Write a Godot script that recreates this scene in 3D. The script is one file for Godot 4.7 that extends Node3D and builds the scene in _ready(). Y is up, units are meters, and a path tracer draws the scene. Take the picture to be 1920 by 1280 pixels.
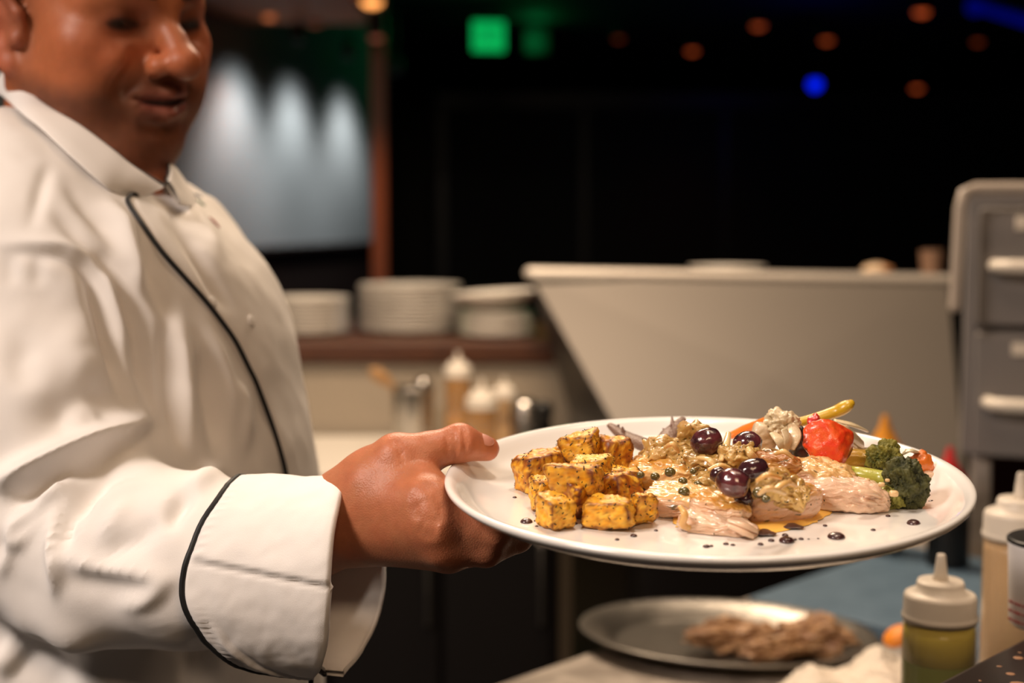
extends Node3D
# A chef at a restaurant pass holds out a white dinner plate. Metres, y up; the camera stands on the guests' side of the pass.

const FPX := 2666.667          # focal length in pixels of a 1920 x 1280 frame, 50 mm lens on a 36 x 24 frame
var cam_o := Vector3(0, 1.4, 0)
var cam_b := Basis.from_euler(Vector3(-deg_to_rad(5.0), 0, 0))
var M := {}
var used := {}

# ------------------------------------------------------------------ places
func at(px: float, py: float, d: float) -> Vector3:
	return cam_o + cam_b * Vector3((px - 960.0) / FPX * d, -(py - 640.0) / FPX * d, -d)

func proj(p: Vector3) -> Vector3:
	var l := cam_b.transposed() * (p - cam_o)
	return Vector3(960.0 + l.x / -l.z * FPX, 640.0 - l.y / -l.z * FPX, -l.z)

func on_height(px: float, py: float, h: float) -> Vector3:
	var r := at(px, py, 1.0) - cam_o
	return cam_o + r * ((h - cam_o.y) / r.y)

# ------------------------------------------------------------------ geometry collector
class Geo:
	var v := PackedVector3Array()
	var f := PackedInt32Array()
	var c := PackedColorArray()
	var uv := PackedVector2Array()
	var n := PackedVector3Array()

	func add(nv: PackedVector3Array, nf: PackedInt32Array, nc: PackedColorArray, nuv: PackedVector2Array, fix := true) -> void:
		var base := v.size()
		var mid := Vector3.ZERO
		for p in nv:
			mid += p
		mid /= maxf(1.0, nv.size())
		var vol := 0.0
		if fix:
			for i in range(0, nf.size(), 3):
				vol += (nv[nf[i]] - mid).dot((nv[nf[i + 1]] - mid).cross(nv[nf[i + 2]] - mid))
		v.append_array(nv)
		var g := PackedInt32Array()
		g.resize(nf.size())
		for i in range(0, nf.size(), 3):
			g[i] = nf[i] + base
			if vol < 0.0:
				g[i + 1] = nf[i + 2] + base
				g[i + 2] = nf[i + 1] + base
			else:
				g[i + 1] = nf[i + 1] + base
				g[i + 2] = nf[i + 2] + base
		f.append_array(g)
		if nc.size() == nv.size():
			c.append_array(nc)
		else:
			for i in nv.size():
				c.append(Color.WHITE if nc.is_empty() else nc[0])
		if nuv.size() == nv.size():
			uv.append_array(nuv)
		else:
			for i in nv.size():
				uv.append(Vector2.ZERO)

	func normals() -> void:
		n.resize(v.size())
		n.fill(Vector3.ZERO)
		for i in range(0, f.size(), 3):
			var a := f[i]
			var b := f[i + 1]
			var d := f[i + 2]
			var q := (v[b] - v[a]).cross(v[d] - v[a])
			n[a] += q
			n[b] += q
			n[d] += q
		for i in n.size():
			n[i] = n[i].normalized() if n[i].length_squared() > 1e-24 else Vector3.UP

	func mesh() -> ArrayMesh:
		normals()
		var g := PackedInt32Array()
		g.resize(f.size())
		for i in range(0, f.size(), 3):
			g[i] = f[i]
			g[i + 1] = f[i + 2]
			g[i + 2] = f[i + 1]
		var a := []
		a.resize(Mesh.ARRAY_MAX)
		a[Mesh.ARRAY_VERTEX] = v
		a[Mesh.ARRAY_NORMAL] = n
		a[Mesh.ARRAY_TEX_UV] = uv
		a[Mesh.ARRAY_COLOR] = c
		a[Mesh.ARRAY_INDEX] = g
		var m := ArrayMesh.new()
		m.add_surface_from_arrays(Mesh.PRIMITIVE_TRIANGLES, a)
		return m

	# rows x columns of points; rows run over i, columns over j
	func grid(p: PackedVector3Array, rows: int, cols: int, wrap_rows := false, wrap_cols := false, col := PackedColorArray(), fix := true) -> void:
		var q := PackedInt32Array()
		var u := PackedVector2Array()
		for i in rows:
			for j in cols:
				u.append(Vector2(float(j) / maxf(1, cols - 1), float(i) / maxf(1, rows - 1)))
		for i in (rows if wrap_rows else rows - 1):
			for j in (cols if wrap_cols else cols - 1):
				var a := i * cols + j
				var b := i * cols + (j + 1) % cols
				var d := ((i + 1) % rows) * cols + (j + 1) % cols
				var e := ((i + 1) % rows) * cols + j
				q.append_array([a, b, d, a, d, e])
		add(p, q, col, u, fix)

	# turned shape: profile of (radius, height)
	func lathe(prof: Array, seg: int, t := Transform3D(), col := PackedColorArray()) -> void:
		var p := PackedVector3Array()
		var cc := PackedColorArray()
		for k in prof.size():
			for j in seg:
				var w := TAU * j / seg
				p.append(t * Vector3(prof[k].x * cos(w), prof[k].y, prof[k].x * sin(w)))
				if col.size() == prof.size():
					cc.append(col[k])
		grid(p, prof.size(), seg, false, true, cc if cc.size() else col)

	# tube along points with a radius at each; closed by rounded ends
	func tube(pts: Array, rad: Array, seg := 10, flat := 1.0, ref := Vector3.UP, col := PackedColorArray()) -> void:
		var p := PackedVector3Array()
		var rows := 0
		var side := Vector3.ZERO
		for i in pts.size():
			var t: Vector3 = (pts[mini(i + 1, pts.size() - 1)] - pts[maxi(i - 1, 0)]).normalized()
			if side == Vector3.ZERO:
				side = t.cross(ref).normalized()
				if side.length() < 0.5:
					side = t.cross(Vector3.RIGHT).normalized()
			side = (side - t * side.dot(t)).normalized()
			var up := side.cross(t)
			var r: float = rad[i] if i < rad.size() else rad[-1]
			var steps := [[0.0, 1.0]]
			if i == 0:
				steps = [[-1.0, 0.02], [-0.86, 0.5], [-0.5, 0.86], [0.0, 1.0]]
			elif i == pts.size() - 1:
				steps = [[0.0, 1.0], [0.5, 0.86], [0.86, 0.5], [1.0, 0.02]]
			for s in steps:
				for j in seg:
					var w := TAU * j / seg
					p.append(pts[i] + t * r * s[0] * minf(flat, 1.0) + (side * cos(w) + up * sin(w) * flat) * r * s[1])
				rows += 1
		grid(p, rows, seg, false, true, col)

	# box with rounded edges
	func rbox(size: Vector3, r: float, t := Transform3D(), col := PackedColorArray()) -> void:
		var h := size / 2.0
		r = minf(r, minf(h.x, minf(h.y, h.z)) * 0.98)
		var cut := [[], [], []]
		for ax in 3:
			var e: float = h[ax]
			cut[ax] = [-e, -e + r * 0.3, -e + r, e - r, e - r * 0.3, e]
		for ax in 3:
			for s in [-1.0, 1.0]:
				var p := PackedVector3Array()
				var b := (ax + 1) % 3
				var d := (ax + 2) % 3
				for i in 6:
					for j in 6:
						var q := Vector3.ZERO
						q[ax] = s * h[ax]
						q[b] = cut[b][i]
						q[d] = cut[d][j]
						var inner := q.clamp(-h + Vector3(r, r, r), h - Vector3(r, r, r))
						p.append(t * (inner + (q - inner).normalized() * r))
				var fl := PackedInt32Array()
				for i in 5:
					for j in 5:
						var a := i * 6 + j
						if s > 0:
							fl.append_array([a, a + 6, a + 7, a, a + 7, a + 1])
						else:
							fl.append_array([a, a + 7, a + 6, a, a + 1, a + 7])
				if t.basis.determinant() < 0:
					for i in range(0, fl.size(), 3):
						var k := fl[i]
						fl[i] = fl[i + 1]
						fl[i + 1] = k
				add(p, fl, col, PackedVector2Array(), false)
		weld()

	func weld(eps := 1e-5) -> void:
		var where := {}
		var to := PackedInt32Array()
		var v2 := PackedVector3Array()
		var c2 := PackedColorArray()
		var u2 := PackedVector2Array()
		for i in v.size():
			var k := Vector3i((v[i] / eps).round())
			if not where.has(k):
				where[k] = v2.size()
				v2.append(v[i])
				c2.append(c[i])
				u2.append(uv[i])
			to.append(where[k])
		for i in f.size():
			f[i] = to[f[i]]
		v = v2
		c = c2
		uv = u2

	# ball from a cube: how(q) gets the point of the cube and gives [position, colour]
	func ball(n: int, how: Callable) -> void:
		var p := PackedVector3Array()
		var cc := PackedColorArray()
		var where := {}
		var fl := PackedInt32Array()
		for ax in 3:
			for s in [-1, 1]:
				var b := (ax + 1) % 3
				var d := (ax + 2) % 3
				var id := PackedInt32Array()
				for i in n + 1:
					for j in n + 1:
						var k := Vector3i.ZERO
						k[ax] = s * n
						k[b] = 2 * i - n
						k[d] = 2 * j - n
						if not where.has(k):
							where[k] = p.size()
							var q := Vector3(k) / n
							q = Vector3(tan(q.x * 0.7853), tan(q.y * 0.7853), tan(q.z * 0.7853))
							var got: Array = how.call(q)
							p.append(got[0])
							cc.append(got[1])
						id.append(where[k])
				for i in n:
					for j in n:
						var a := i * (n + 1) + j
						var q4 := [id[a], id[a + n + 1], id[a + n + 2], id[a + 1]]
						if s > 0:
							fl.append_array([q4[0], q4[1], q4[2], q4[0], q4[2], q4[3]])
						else:
							fl.append_array([q4[0], q4[2], q4[1], q4[0], q4[3], q4[2]])
		add(p, fl, cc, PackedVector2Array())

	func ellipsoid(t: Transform3D, n := 6, col := Color.WHITE) -> void:
		ball(n, func(q: Vector3): return [t * q.normalized(), col])

	# solid between two outlines of the same number of points
	func skin(a: Array, b: Array, col := PackedColorArray()) -> void:
		var p := PackedVector3Array()
		var m := a.size()
		var ca := Vector3.ZERO
		var cb := Vector3.ZERO
		for i in m:
			ca += a[i] / m
			cb += b[i] / m
		for i in m:
			p.append(ca.lerp(a[i], 0.001))
		for ring in [a, b]:
			for i in m:
				p.append(ring[i])
		for i in m:
			p.append(cb.lerp(b[i], 0.001))
		# flat faces: every quad gets its own corners
		var q := PackedVector3Array()
		var fl := PackedInt32Array()
		for r in 3:
			for i in m:
				var k := q.size()
				q.append_array([p[r * m + i], p[r * m + (i + 1) % m], p[(r + 1) * m + (i + 1) % m], p[(r + 1) * m + i]])
				fl.append_array([k, k + 1, k + 2, k, k + 2, k + 3])
		add(q, fl, col, PackedVector2Array())

# ------------------------------------------------------------------ soft bodies: smooth union of tapered capsules and ellipsoids, meshed as surface nets
class Field:
	var kind := PackedByteArray()
	var neg := PackedByteArray()
	var a := PackedVector3Array()
	var ab := PackedVector3Array()
	var il := PackedFloat32Array()
	var ra := PackedFloat32Array()
	var rb := PackedFloat32Array()
	var k := PackedFloat32Array()
	var bx: Array[Basis] = []
	var rr := PackedVector3Array()
	var bc := PackedVector3Array()
	var br := PackedFloat32Array()
	var extra: Callable

	func cap(p: Vector3, q: Vector3, r1: float, r2: float, soft: float, cut := false) -> void:
		kind.append(0)
		neg.append(1 if cut else 0)
		a.append(p)
		ab.append(q - p)
		il.append(1.0 / maxf(1e-12, (q - p).length_squared()))
		ra.append(r1)
		rb.append(r2 - r1)
		k.append(soft)
		bx.append(Basis())
		rr.append(Vector3.ONE)
		bc.append((p + q) / 2.0)
		br.append((q - p).length() / 2.0 + maxf(r1, r2))

	func ell(p: Vector3, b: Basis, r: Vector3, soft: float, cut := false) -> void:
		kind.append(1)
		neg.append(1 if cut else 0)
		a.append(p)
		ab.append(Vector3.ZERO)
		il.append(0.0)
		ra.append(0.0)
		rb.append(0.0)
		k.append(soft)
		bx.append(b.transposed())
		rr.append(r)
		bc.append(p)
		br.append(maxf(r.x, maxf(r.y, r.z)))

	func value(p: Vector3, list: PackedInt32Array) -> float:
		var d := 9.0
		if extra.is_valid():
			d = extra.call(p)
		for i in list:
			var e: float
			var w := p - a[i]
			if kind[i] == 0:
				var h := clampf(w.dot(ab[i]) * il[i], 0.0, 1.0)
				e = (w - ab[i] * h).length() - ra[i] - rb[i] * h
			else:
				w = (bx[i] * w) / rr[i]
				var k0 := w.length()
				e = k0 * (k0 - 1.0) / maxf(1e-9, (w / rr[i]).length())
			var s := k[i]
			if neg[i]:
				var g := maxf(s - absf(d + e), 0.0) / s
				d = maxf(d, -e) + g * g * s * 0.25
			else:
				var g := maxf(s - absf(d - e), 0.0) / s
				d = minf(d, e) - g * g * s * 0.25
		return d

	func mesh(lo: Vector3, hi: Vector3, cell: float) -> Array:
		const B := 5
		var nb := Vector3i(((hi - lo) / (cell * B)).ceil())
		var nx := nb.x * B + 1
		var ny := nb.y * B + 1
		var nz := nb.z * B + 1
		var val := PackedFloat32Array()
		val.resize(nx * ny * nz)
		val.fill(1e9)
		var vid := PackedInt32Array()
		vid.resize(nx * ny * nz)
		vid.fill(-1)
		var reach := cell * B * 0.5 * 1.7321
		var live := []
		for bz in nb.z:
			for by in nb.y:
				for bxx in nb.x:
					var mid := lo + Vector3(bxx + 0.5, by + 0.5, bz + 0.5) * (cell * B)
					var list := PackedInt32Array()
					var solid := extra.is_valid()
					for i in kind.size():
						if mid.distance_to(bc[i]) < br[i] + reach + k[i] + cell:
							list.append(i)
							if not neg[i]:
								solid = true
					if not solid:
						continue
					if absf(value(mid, list)) > reach * 1.25 + 0.5 * cell:
						continue
					live.append(Vector3i(bxx, by, bz) * B)
					for z in B + 1:
						for y in B + 1:
							var row := ((bz * B + z) * ny + by * B + y) * nx + bxx * B
							for x in B + 1:
								if val[row + x] > 1e8:
									val[row + x] = value(lo + Vector3(bxx * B + x, by * B + y, bz * B + z) * cell, list)
		var verts := PackedVector3Array()
		var cells := PackedInt32Array()
		var step := [0, 1, nx, nx + 1, nx * ny, nx * ny + 1, nx * ny + nx, nx * ny + nx + 1]
		var edge := [0, 1, 2, 3, 4, 5, 6, 7, 0, 2, 1, 3, 4, 6, 5, 7, 0, 4, 1, 5, 2, 6, 3, 7]
		for o in live:
			for z in B:
				for y in B:
					for x in B:
						var at0: int = ((o.z + z) * ny + o.y + y) * nx + o.x + x
						var inside := 0
						for c8 in 8:
							if val[at0 + step[c8]] < 0.0:
								inside += 1
						if inside == 0 or inside == 8:
							continue
						var sum := Vector3.ZERO
						var hits := 0
						for e in 12:
							var i0: int = edge[e * 2]
							var i1: int = edge[e * 2 + 1]
							var v0 := val[at0 + step[i0]]
							var v1 := val[at0 + step[i1]]
							if (v0 < 0.0) != (v1 < 0.0):
								var t := v0 / (v0 - v1)
								var p0 := Vector3(i0 & 1, (i0 >> 1) & 1, i0 >> 2)
								sum += p0.lerp(Vector3(i1 & 1, (i1 >> 1) & 1, i1 >> 2), t)
								hits += 1
						vid[at0] = verts.size()
						verts.append(lo + (Vector3(o.x + x, o.y + y, o.z + z) + sum / hits) * cell)
						cells.append(at0)
		var fl := PackedInt32Array()
		var along := [1, nx, nx * ny]
		for at0 in cells:
			for ax in 3:
				var v0 := val[at0]
				var v1: float = val[at0 + along[ax]]
				if (v0 < 0.0) == (v1 < 0.0):
					continue
				var b: int = along[(ax + 1) % 3]
				var d: int = along[(ax + 2) % 3]
				if at0 - b - d < 0:
					continue
				var q0 := vid[at0]
				var q1 := vid[at0 - b]
				var q2 := vid[at0 - b - d]
				var q3 := vid[at0 - d]
				if q1 < 0 or q2 < 0 or q3 < 0:
					continue
				if v0 < 0.0:
					fl.append_array([q0, q1, q2, q0, q2, q3])
				else:
					fl.append_array([q0, q2, q1, q0, q3, q2])
		return [verts, fl]

func relax(v: PackedVector3Array, f: PackedInt32Array, times: int, share := 0.5) -> PackedVector3Array:
	for t in times:
		var s := PackedVector3Array()
		var m := PackedInt32Array()
		s.resize(v.size())
		m.resize(v.size())
		for i in range(0, f.size(), 3):
			for e in 3:
				var p := f[i + e]
				var q := f[i + (e + 1) % 3]
				s[p] += v[q]
				s[q] += v[p]
				m[p] += 1
				m[q] += 1
		for i in v.size():
			if m[i]:
				v[i] = v[i].lerp(s[i] / m[i], share)
	return v

# ------------------------------------------------------------------ naming
func numbered(s: String) -> String:
	if not used.has(s):
		used[s] = 0
		return s
	used[s] += 1
	return "%s_%03d" % [s, used[s]]

func tag(o: Node3D, label: String, category: String, group := "", kind := "") -> Node3D:
	if label:
		o.set_meta("label", label)
	if category:
		o.set_meta("category", category)
	if group:
		o.set_meta("group", group)
	if kind:
		o.set_meta("kind", kind)
	return o

func thing(called: String, label: String, category: String, where := Vector3.ZERO, group := "") -> Node3D:
	var o := Node3D.new()
	o.name = numbered(called)
	add_child(o)
	o.position = where
	tag(o, label, category, group)
	return o

# a named mesh; under a thing it is built in the world and moved to the thing's own place
func obj(called: String, g, m: Material, parent: Node3D = null) -> MeshInstance3D:
	var o := MeshInstance3D.new()
	if g is Geo:
		if parent != null:
			var off := parent.position
			var up := parent.get_parent()
			while up != self and up is Node3D:
				off += up.position
				up = up.get_parent()
			for i in g.v.size():
				g.v[i] -= off
		else:
			var mid := Vector3.ZERO
			var low := 1e9
			for p in g.v:
				mid += p
				low = minf(low, p.y)
			mid /= g.v.size()
			mid.y = low
			for i in g.v.size():
				g.v[i] -= mid
			o.position = mid
		o.mesh = g.mesh()
	else:
		o.mesh = g
	o.material_override = m
	if parent != null:
		o.name = called
		parent.add_child(o, true)
	else:
		o.name = numbered(called)
		add_child(o)
	return o

func single(called: String, g, m: Material, label: String, category: String, group := "") -> MeshInstance3D:
	var o := obj(called, g, m)
	tag(o, label, category, group)
	return o

func structure(called: String, g: Geo, m: Material) -> MeshInstance3D:
	var o := obj(called, g, m)
	o.set_meta("kind", "structure")
	return o

# ------------------------------------------------------------------ materials
func mat(called: String, c: Color, rough: float, metal := 0.0) -> StandardMaterial3D:
	var m := StandardMaterial3D.new()
	m.resource_name = called
	m.albedo_color = c
	m.roughness = rough
	m.metallic = metal
	M[called] = m
	return m

func painted(called: String, rough: float) -> StandardMaterial3D:
	var m := mat(called, Color.WHITE, rough)
	m.vertex_color_use_as_albedo = true
	return m

func noise(freq: float, sd: int, kind := FastNoiseLite.TYPE_SIMPLEX_SMOOTH, oct := 3) -> FastNoiseLite:
	var n := FastNoiseLite.new()
	n.noise_type = kind
	n.frequency = freq
	n.seed = sd
	n.fractal_octaves = oct
	return n

func relief(m: StandardMaterial3D, freq: float, size: float, depth: float, sd := 1, oct := 4) -> void:
	var t := NoiseTexture2D.new()
	t.width = 256
	t.height = 256
	t.seamless = true
	t.as_normal_map = true
	t.bump_strength = 8.0
	t.noise = noise(freq, sd, FastNoiseLite.TYPE_SIMPLEX_SMOOTH, oct)
	m.normal_enabled = true
	m.normal_texture = t
	m.normal_scale = depth
	m.uv1_triplanar = true
	m.uv1_scale = Vector3.ONE / size

func tones(m: StandardMaterial3D, freq: float, size: Vector3, cols: Array, sd := 1, oct := 4) -> void:
	var t := NoiseTexture2D.new()
	t.width = 512
	t.height = 512
	t.seamless = true
	t.noise = noise(freq, sd, FastNoiseLite.TYPE_SIMPLEX_SMOOTH, oct)
	var r := Gradient.new()
	r.offsets = PackedFloat32Array(range(cols.size()).map(func(i): return 0.2 + 0.6 * i / maxf(1, cols.size() - 1)))
	r.colors = PackedColorArray(cols)
	t.color_ramp = r
	m.albedo_texture = t
	m.uv1_triplanar = true
	m.uv1_scale = Vector3.ONE / size

func materials() -> void:
	var cloth := mat("jacket_cloth", Color(0.93, 0.915, 0.90), 0.85)
	relief(cloth, 0.11, 0.02, 0.14, 3, 2)
	cloth.rim_enabled = true
	cloth.rim = 0.25
	mat("piping", Color(0.055, 0.06, 0.065), 0.6)
	var skin := painted("skin", 0.43)
	skin.metallic_specular = 0.42
	skin.subsurf_scatter_enabled = true
	skin.subsurf_scatter_strength = 0.12
	relief(skin, 0.08, 0.032, 0.2, 5, 5)
	mat("hair", Color(0.09, 0.075, 0.07), 0.65)
	mat("eye_white", Color(0.62, 0.55, 0.5), 0.25)
	mat("iris", Color(0.06, 0.035, 0.025), 0.15)
	var nail := mat("nail", Color(0.80, 0.55, 0.47), 0.3)
	nail.clearcoat_enabled = true
	mat("trousers", Color(0.05, 0.05, 0.055), 0.9)
	mat("shoe_leather", Color(0.03, 0.03, 0.03), 0.4)
	var china := mat("china", Color(0.93, 0.92, 0.90), 0.16)
	china.clearcoat_enabled = true
	china.clearcoat = 0.6
	china.clearcoat_roughness = 0.04
	var far := mat("far_china", Color(0.94, 0.91, 0.86), 0.25)
	far.clearcoat_enabled = true
	var pot := painted("potato", 0.45)
	pot.metallic_specular = 0.4
	relief(pot, 0.06, 0.012, 0.35, 7, 4)
	pot.clearcoat_enabled = true
	pot.clearcoat = 0.18
	pot.clearcoat_roughness = 0.3
	var fish := painted("fish_flesh", 0.34)
	relief(fish, 0.06, 0.014, 0.4, 11, 4)
	fish.subsurf_scatter_enabled = true
	fish.subsurf_scatter_strength = 0.1
	fish.clearcoat_enabled = true
	fish.clearcoat = 0.8
	fish.clearcoat_roughness = 0.12
	var veg := painted("vegetable", 0.32)
	relief(veg, 0.05, 0.014, 0.35, 13, 4)
	veg.clearcoat_enabled = true
	veg.clearcoat = 0.4
	veg.clearcoat_roughness = 0.18
	var olive := painted("olive", 0.2)
	relief(olive, 0.03, 0.02, 0.25, 15, 4)
	olive.clearcoat_enabled = true
	olive.clearcoat = 0.8
	olive.clearcoat_roughness = 0.08
	var broc := painted("broccoli", 0.62)
	relief(broc, 0.12, 0.01, 0.7, 17, 3)
	mat("chopped", Color(0.20, 0.19, 0.06), 0.5)
	mat("herb", Color(0.07, 0.07, 0.035), 0.6)
	var bal := mat("balsamic", Color(0.20, 0.025, 0.03), 0.06)
	bal.clearcoat_enabled = true
	var oil := mat("sauce_oil", Color(0.86, 0.52, 0.10, 0.62), 0.08)
	oil.transparency = BaseMaterial3D.TRANSPARENCY_ALPHA
	var steel := mat("steel", Color(0.50, 0.48, 0.45), 0.36, 0.9)
	relief(steel, 0.02, 0.3, 0.12, 19, 3)
	mat("hopper_steel", Color(0.44, 0.41, 0.375), 0.55, 0.35)
	mat("bright_steel", Color(0.72, 0.70, 0.67), 0.22, 0.95)
	var worn := mat("worn_steel", Color.WHITE, 0.5, 0.3)
	tones(worn, 0.01, Vector3(0.5, 0.5, 0.5), [Color(0.58, 0.54, 0.50), Color(0.72, 0.68, 0.64), Color(0.64, 0.60, 0.56)], 21)
	var granite := mat("granite", Color.WHITE, 0.3)
	tones(granite, 0.006, Vector3(0.22, 0.22, 0.22), [Color(0.10, 0.065, 0.055), Color(0.13, 0.085, 0.07), Color(0.12, 0.08, 0.065), Color(0.17, 0.115, 0.095)], 23, 5)
	mat("granite_fleck", Color(0.66, 0.50, 0.38), 0.35)
	var wood := mat("wood", Color.WHITE, 0.45)
	tones(wood, 0.012, Vector3(1.2, 0.12, 0.3), [Color(0.22, 0.12, 0.07), Color(0.33, 0.19, 0.11), Color(0.27, 0.15, 0.09)], 25)
	mat("dark_wood", Color(0.10, 0.05, 0.035), 0.5)
	mat("post_wood", Color(0.52, 0.32, 0.22), 0.5)
	mat("white_plastic", Color(0.90, 0.86, 0.80), 0.42).subsurf_scatter_enabled = false
	mat("grey_plastic", Color(0.50, 0.48, 0.47), 0.45)
	mat("blue_board", Color.WHITE, 0.55)
	tones(M.blue_board, 0.01, Vector3(0.5, 0.5, 0.09), [Color(0.27, 0.36, 0.43), Color(0.36, 0.45, 0.52), Color(0.31, 0.40, 0.47)], 27)
	mat("green_sauce", Color(0.92, 0.84, 0.34), 0.28)
	mat("green_settled", Color(0.50, 0.54, 0.22), 0.3)
	mat("dressing", Color(0.82, 0.66, 0.46), 0.35)
	mat("oil", Color(0.70, 0.47, 0.12), 0.2)
	var clear := mat("clear_plastic", Color(0.9, 0.88, 0.8, 0.12), 0.12)
	clear.transparency = BaseMaterial3D.TRANSPARENCY_ALPHA
	mat("paper", Color(0.90, 0.88, 0.87), 0.7)
	mat("red_print", Color(0.65, 0.12, 0.10), 0.6)
	mat("black_plastic", Color(0.03, 0.03, 0.03), 0.4)
	var towel := mat("towel", Color(0.90, 0.85, 0.78), 0.95)
	relief(towel, 0.09, 0.03, 0.5, 29, 3)
	var roast := painted("roast", 0.45)
	relief(roast, 0.05, 0.03, 0.6, 31, 4)
	mat("dark_wall", Color(0.10, 0.105, 0.105), 0.35)
	mat("grey_wall", Color(0.52, 0.55, 0.57), 0.8)
	mat("dark_ceiling", Color(0.06, 0.06, 0.065), 0.8)
	mat("light_ceiling", Color(0.26, 0.21, 0.18), 0.85)
	mat("dark_floor", Color(0.09, 0.075, 0.065), 0.5)
	mat("cabinet_black", Color(0.075, 0.06, 0.055), 0.4)
	mat("kitchen_panel", Color(0.62, 0.57, 0.50), 0.45)
	mat("counter_white", Color(0.86, 0.83, 0.78), 0.35)
	mat("soffit", Color(0.80, 0.48, 0.30), 0.6)
	var glass := mat("dark_glass", Color(0.07, 0.08, 0.08), 0.5)
	glass.metallic_specular = 0.3
	mat("yellow_plastic", Color(0.85, 0.55, 0.03), 0.4)
	mat("red_plastic", Color(0.75, 0.03, 0.03), 0.4)
	mat("orange_peel", Color(0.93, 0.55, 0.14), 0.5)

func glow(called: String, c: Color, e: float) -> StandardMaterial3D:
	var m := mat(called, Color(0.1, 0.1, 0.1), 0.5)
	m.emission_enabled = true
	m.emission = c
	m.emission_energy_multiplier = e
	return m

# ------------------------------------------------------------------ the scene
func _ready() -> void:
	var cam := Camera3D.new()
	cam.name = "camera"
	add_child(cam)
	cam.transform = Transform3D(cam_b, cam_o)
	cam.near = 0.05
	cam.far = 60.0
	var lens := CameraAttributesPhysical.new()
	lens.frustum_focal_length = 50.0
	lens.frustum_focus_distance = 0.845
	lens.exposure_aperture = 4.3
	cam.attributes = lens
	cam.fov = 26.9915
	cam.current = true
	var env := Environment.new()
	env.background_mode = Environment.BG_COLOR
	env.background_color = Color.BLACK
	env.tonemap_mode = Environment.TONE_MAPPER_LINEAR
	env.tonemap_exposure = 1.08
	env.sdfgi_enabled = true
	env.ssao_enabled = true
	env.ssil_enabled = true
	var we := WorldEnvironment.new()
	we.name = "environment"
	we.environment = env
	add_child(we)
	materials()
	# unseen ceiling panels, placed to light chef and counters: glowing face, light just below
	unseen_ceiling_panel(Vector3(-1.45, 2.66, 0.20), Vector2(0.6, 0.6), Color(1.0, 0.925, 0.87), 6.7, "unseen square ceiling light panel above the guests' side of the pass")
	unseen_ceiling_panel(Vector3(0.35, 2.66, -1.15), Vector2(0.9, 0.3), Color(1.0, 0.86, 0.72), 0.35, "unseen long ceiling light panel above the serving pass")
	unseen_ceiling_panel(Vector3(-0.15, 2.66, -2.45), Vector2(0.9, 0.3), Color(1.0, 0.89, 0.77), 4.4, "unseen long ceiling light panel above the back counter")
	unseen_ceiling_panel(Vector3(0.45, 2.66, 1.2), Vector2(0.9, 0.6), Color(1.0, 0.84, 0.68), 2.3, "unseen wide ceiling light panel behind the guests' side of the pass")  # out of view, lights hand, cuff and plate rim from the camera side
	# unseen downlight and narrow spot, placed to brighten the dinner plate
	var dl := Vector3(0.14, 2.695, -0.78)
	downlight(dl, 0.07, Color(1.0, 0.9, 0.8), 0.2, "unseen warm downlight above the dinner plate, placed to brighten it", 2.7)
	var sp := SpotLight3D.new()
	sp.name = "unseen_plate_lamp"
	sp.light_color = Color(1.0, 0.91, 0.83)
	sp.light_energy = 0.75
	sp.light_size = 0.07
	sp.spot_angle = 16.0
	sp.spot_angle_attenuation = 0.6
	sp.spot_range = 6.0
	sp.spot_attenuation = 2.0
	sp.shadow_enabled = true
	add_child(sp)
	sp.transform = Transform3D(Basis.from_euler(Vector3(-PI / 2, 0, 0)), dl - Vector3(0, 0.06, 0))
	room()
	pass_counters()
	back_counter()
	back_things()
	dining_lights()
	chef()
	serving()

func unseen_ceiling_panel(p: Vector3, s: Vector2, c: Color, e: float, label: String) -> void:
	var t := thing("unseen_ceiling_light", label, "ceiling light", p)
	var g := Geo.new()
	g.rbox(Vector3(s.x + 0.05, 0.04, s.y + 0.05), 0.008, Transform3D(Basis(), p + Vector3(0, 0.02, 0)))
	obj("housing", g, M.white_plastic, t)
	var gm := glow("panel_glow" + str(used.size()), c, 1.6)
	g = Geo.new()
	g.rbox(Vector3(s.x, 0.006, s.y), 0.002, Transform3D(Basis(), p - Vector3(0, 0.003, 0)))
	obj("diffuser", g, gm, t)
	var l := AreaLight3D.new()
	l.name = "unseen_panel_lamp"
	l.area_size = s
	l.light_color = c
	l.light_energy = e
	l.area_range = 12.0
	l.area_attenuation = 2.0
	l.shadow_enabled = true
	add_child(l, true)
	l.transform = Transform3D(Basis.from_euler(Vector3(-PI / 2, 0, 0)), p - Vector3(0, 0.012, 0))

func slab(called: String, lo: Vector3, hi: Vector3, m: Material) -> MeshInstance3D:
	var g := Geo.new()
	g.rbox(hi - lo, 0.004, Transform3D(Basis(), (lo + hi) / 2))
	return structure(called, g, m)

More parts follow.
